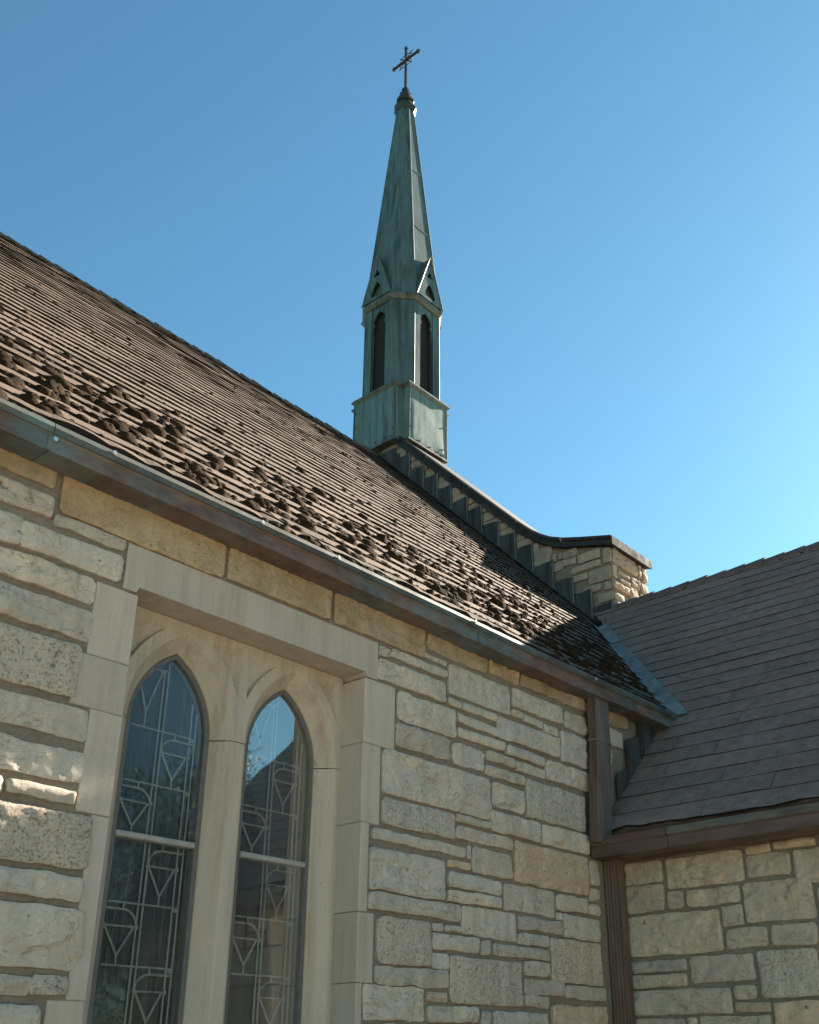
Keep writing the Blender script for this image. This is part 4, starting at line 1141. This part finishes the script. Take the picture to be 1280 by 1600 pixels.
# ------------------------------------------------------------------ moss
def blob(seed, sub=10):
    r_ = np.random.default_rng(seed)
    nu, nv = 12, 6
    V = []; F = []
    for j in range(nv):
        ph = (math.pi / 2) * j / (nv - 1)
        for i_ in range(nu):
            a = 2 * math.pi * i_ / nu
            d = np.array([math.cos(a) * math.cos(ph), math.sin(a) * math.cos(ph), math.sin(ph)])
            k = 1 + 0.28 * float(fbm(d * 1.7 + seed, seed, 3)) + 0.04 * r_.uniform(-1, 1)
            V.append(d * k)
    for j in range(nv - 1):
        for i_ in range(nu):
            i2 = (i_ + 1) % nu; F.append((j * nu + i_, j * nu + i2, (j + 1) * nu + i2, (j + 1) * nu + i_))
    return np.array(V), F
BL = [blob(s) for s in range(14)]
mr = np.random.default_rng(42)
TX = np.array([1.0, 0, 0]); TS = np.array([0, 1, S1]) / math.hypot(1, S1)
spots = []
def lit_x(y): return xval(y) - 0.15 if y < 1.6 else XP - 0.15
cl = [(mr.uniform(0.6, 8.6), abs(mr.normal(0, 0.9)), mr.uniform(0.2, 0.6)) for _ in range(120)]
for (cx_, cy_, cr) in cl:
    for _ in range(mr.integers(3, 11)):
        x = cx_ + mr.normal(0, cr); y = cy_ + mr.normal(0, cr * 0.5)
        spots.append((x, y, mr.lognormal(-0.25, 0.45)))
for _ in range(4200):
    spots.append((mr.uniform(-0.5, 9.3), abs(mr.normal(0, 2.1)), mr.lognormal(-0.75, 0.35)))
for _ in range(60):
    spots.append((mr.uniform(0.8, 4.0), mr.uniform(0, 1.0), mr.lognormal(-0.1, 0.35)))
for _ in range(45):
    spots.append((mr.uniform(4.8, 7.6), mr.uniform(-0.03, 0.55), mr.lognormal(-0.2, 0.35)))
items = []
for x, y, s in spots:
    if y < -0.06 or y > 5.0 or x < -0.8 or x > lit_x(y): continue
    ci = round((y - YE) / DY); y = YE + ci * DY + mr.uniform(-0.01, 0.03)
    s = min(s, 1.45) * (1.0 if y < 1.0 else 0.8)
    p = np.array([x, y, zr(y)]) + NE * 0.019
    rx, ry, rz = s * mr.uniform(0.030, 0.066), s * mr.uniform(0.024, 0.040), s * mr.uniform(0.019, 0.032)
    d = math.dist((x, y, p[2]), (0, -4, 1.6))
    items.append((rx * rz / (d * d), p, rx, ry, rz, int(mr.integers(0, 14)), mr.uniform(-0.3, 0.3)))
items.sort(key=lambda t: -t[0])
def blob_verts(it):
    _, p, rx, ry, rz, b, rot = it
    V, F = BL[b]
    c_, s_ = math.cos(rot), math.sin(rot)
    u = (V[:, 0] * rx) * c_ - (V[:, 1] * ry) * s_; v = (V[:, 0] * rx) * s_ + (V[:, 1] * ry) * c_
    return p + u[:, None] * TX + v[:, None] * TS + (V[:, 2] * rz - 0.010)[:, None] * NE, F
for it in items[:150]:
    V, F = blob_verts(it)
    mk('moss_clump', V, F, M['moss'], None, smooth=True, label='rounded brown moss cushion growing on the brown shingle roof above the gutter', cat='moss', group='moss cushions on the nave roof')
mm = MB()
for it in items[150:]:
    V, F = blob_verts(it); mm.add(V, F)
for x in np.arange(-1.0, 7.9, 0.035):
    k = 0.5 + 0.9 * max(0, float(fbm(np.array([x * 1.3, 0.5, 0.0]), 91, 3)) + 0.25)
    if x > 7.5: k *= 0.6
    y = YE + mr.uniform(-0.035, 0.015)
    s = k * mr.uniform(0.6, 1.3)
    p = np.array([x, y, zr(y) - 0.012]) 
    V, F = blob_verts((0, p, 0.045 * s + 0.01, 0.035 * s + 0.006, 0.042 * s, int(mr.integers(0, 14)), mr.uniform(-0.5, 0.5)))
    mm.add(V, F)
    if mr.random() < 0.6:                                     # ragged underside of the eave edge
        p = np.array([x, YE + 0.0, zr(YE) - 0.03])
        V, F = blob_verts((0, p, 0.02, 0.02, 0.03, int(mr.integers(0, 14)), 0.0)); V[:, 2] = 2 * p[2] - V[:, 2]; mm.add(V, F)
mm.build('moss', M['moss'], None, smooth=True, kind='stuff', label='brown moss scattered over the shingles and fringing the eave', cat='moss')

# ------------------------------------------------------------------ trees across the lawn (seen in the glass)
def tree(x, y, h, r, seed, label):
    r_ = np.random.default_rng(seed)
    t = empty('tree', (x, y, ZG), label, 'tree', 'trees across the lawn')
    m = MB()
    m.tube([(x, y, ZG), (x + 0.05 * h * r_.uniform(-1, 1), y, ZG + 0.35 * h), (x + 0.04 * h * r_.uniform(-1, 1), y, ZG + 0.8 * h)], [0.035 * h, 0.025 * h, 0.006 * h], 8)
    for k in range(9):
        a = r_.uniform(0, 6.28); z0 = ZG + h * r_.uniform(0.28, 0.6)
        m.tube([(x, y, z0), (x + 0.45 * r * math.cos(a), y + 0.45 * r * math.sin(a), z0 + 0.10 * h), (x + 0.8 * r * math.cos(a), y + 0.8 * r * math.sin(a), z0 + 0.22 * h)], [0.012 * h, 0.007 * h, 0.002 * h], 6)
    m.build('trunk', M['bark'], t)
    V = []; F = []
    cz = ZG + 0.62 * h
    cents = [(r_.normal(0, 0.42), r_.normal(0, 0.42), r_.normal(0, 0.40)) for _ in range(60)]
    for c in cents:
        c = np.array(c); L = np.linalg.norm(c)
        if L > 1: c = c / L
        for _ in range(300):
            d = r_.normal(0, 0.10, 3)
            p = np.array([x, y, cz]) + (c + d) * np.array([r, r, 0.40 * h])
            s = h * r_.uniform(0.004, 0.008)
            u = r_.normal(0, 1, 3); u /= np.linalg.norm(u); v = np.cross(u, r_.normal(0, 1, 3)); v /= np.linalg.norm(v)
            b = len(V); V += [p - u * s, p + v * s * 0.6, p + u * s, p - v * s * 0.6]; F.append((b, b + 1, b + 2, b + 3))
    mk('crown', V, F, M['leaf'], t)
TR = [(18.6, -22, 11.2, 3.6, 'tallest broad leafy tree across the lawn beyond the wing gable'),
      (24.5, -24, 12.0, 4.2, 'wide leafy tree at the far end of the row across the lawn'),
      (13.2, -21, 8.6, 3.4, 'rounded mid height tree next to the tallest tree across the lawn'),
      (8.0, -20, 8.0, 3.6, 'low spreading tree in the middle of the row across the lawn'),
      (2.5, -21, 9.0, 3.8, 'bushy tree standing opposite the window across the lawn'),
      (16.0, -17.5, 6.2, 3.0, 'small bushy tree in front of the taller trees')]
for k, (x, y, h, r, lb) in enumerate(TR): tree(x, y, h, r, 70 + k, lb)
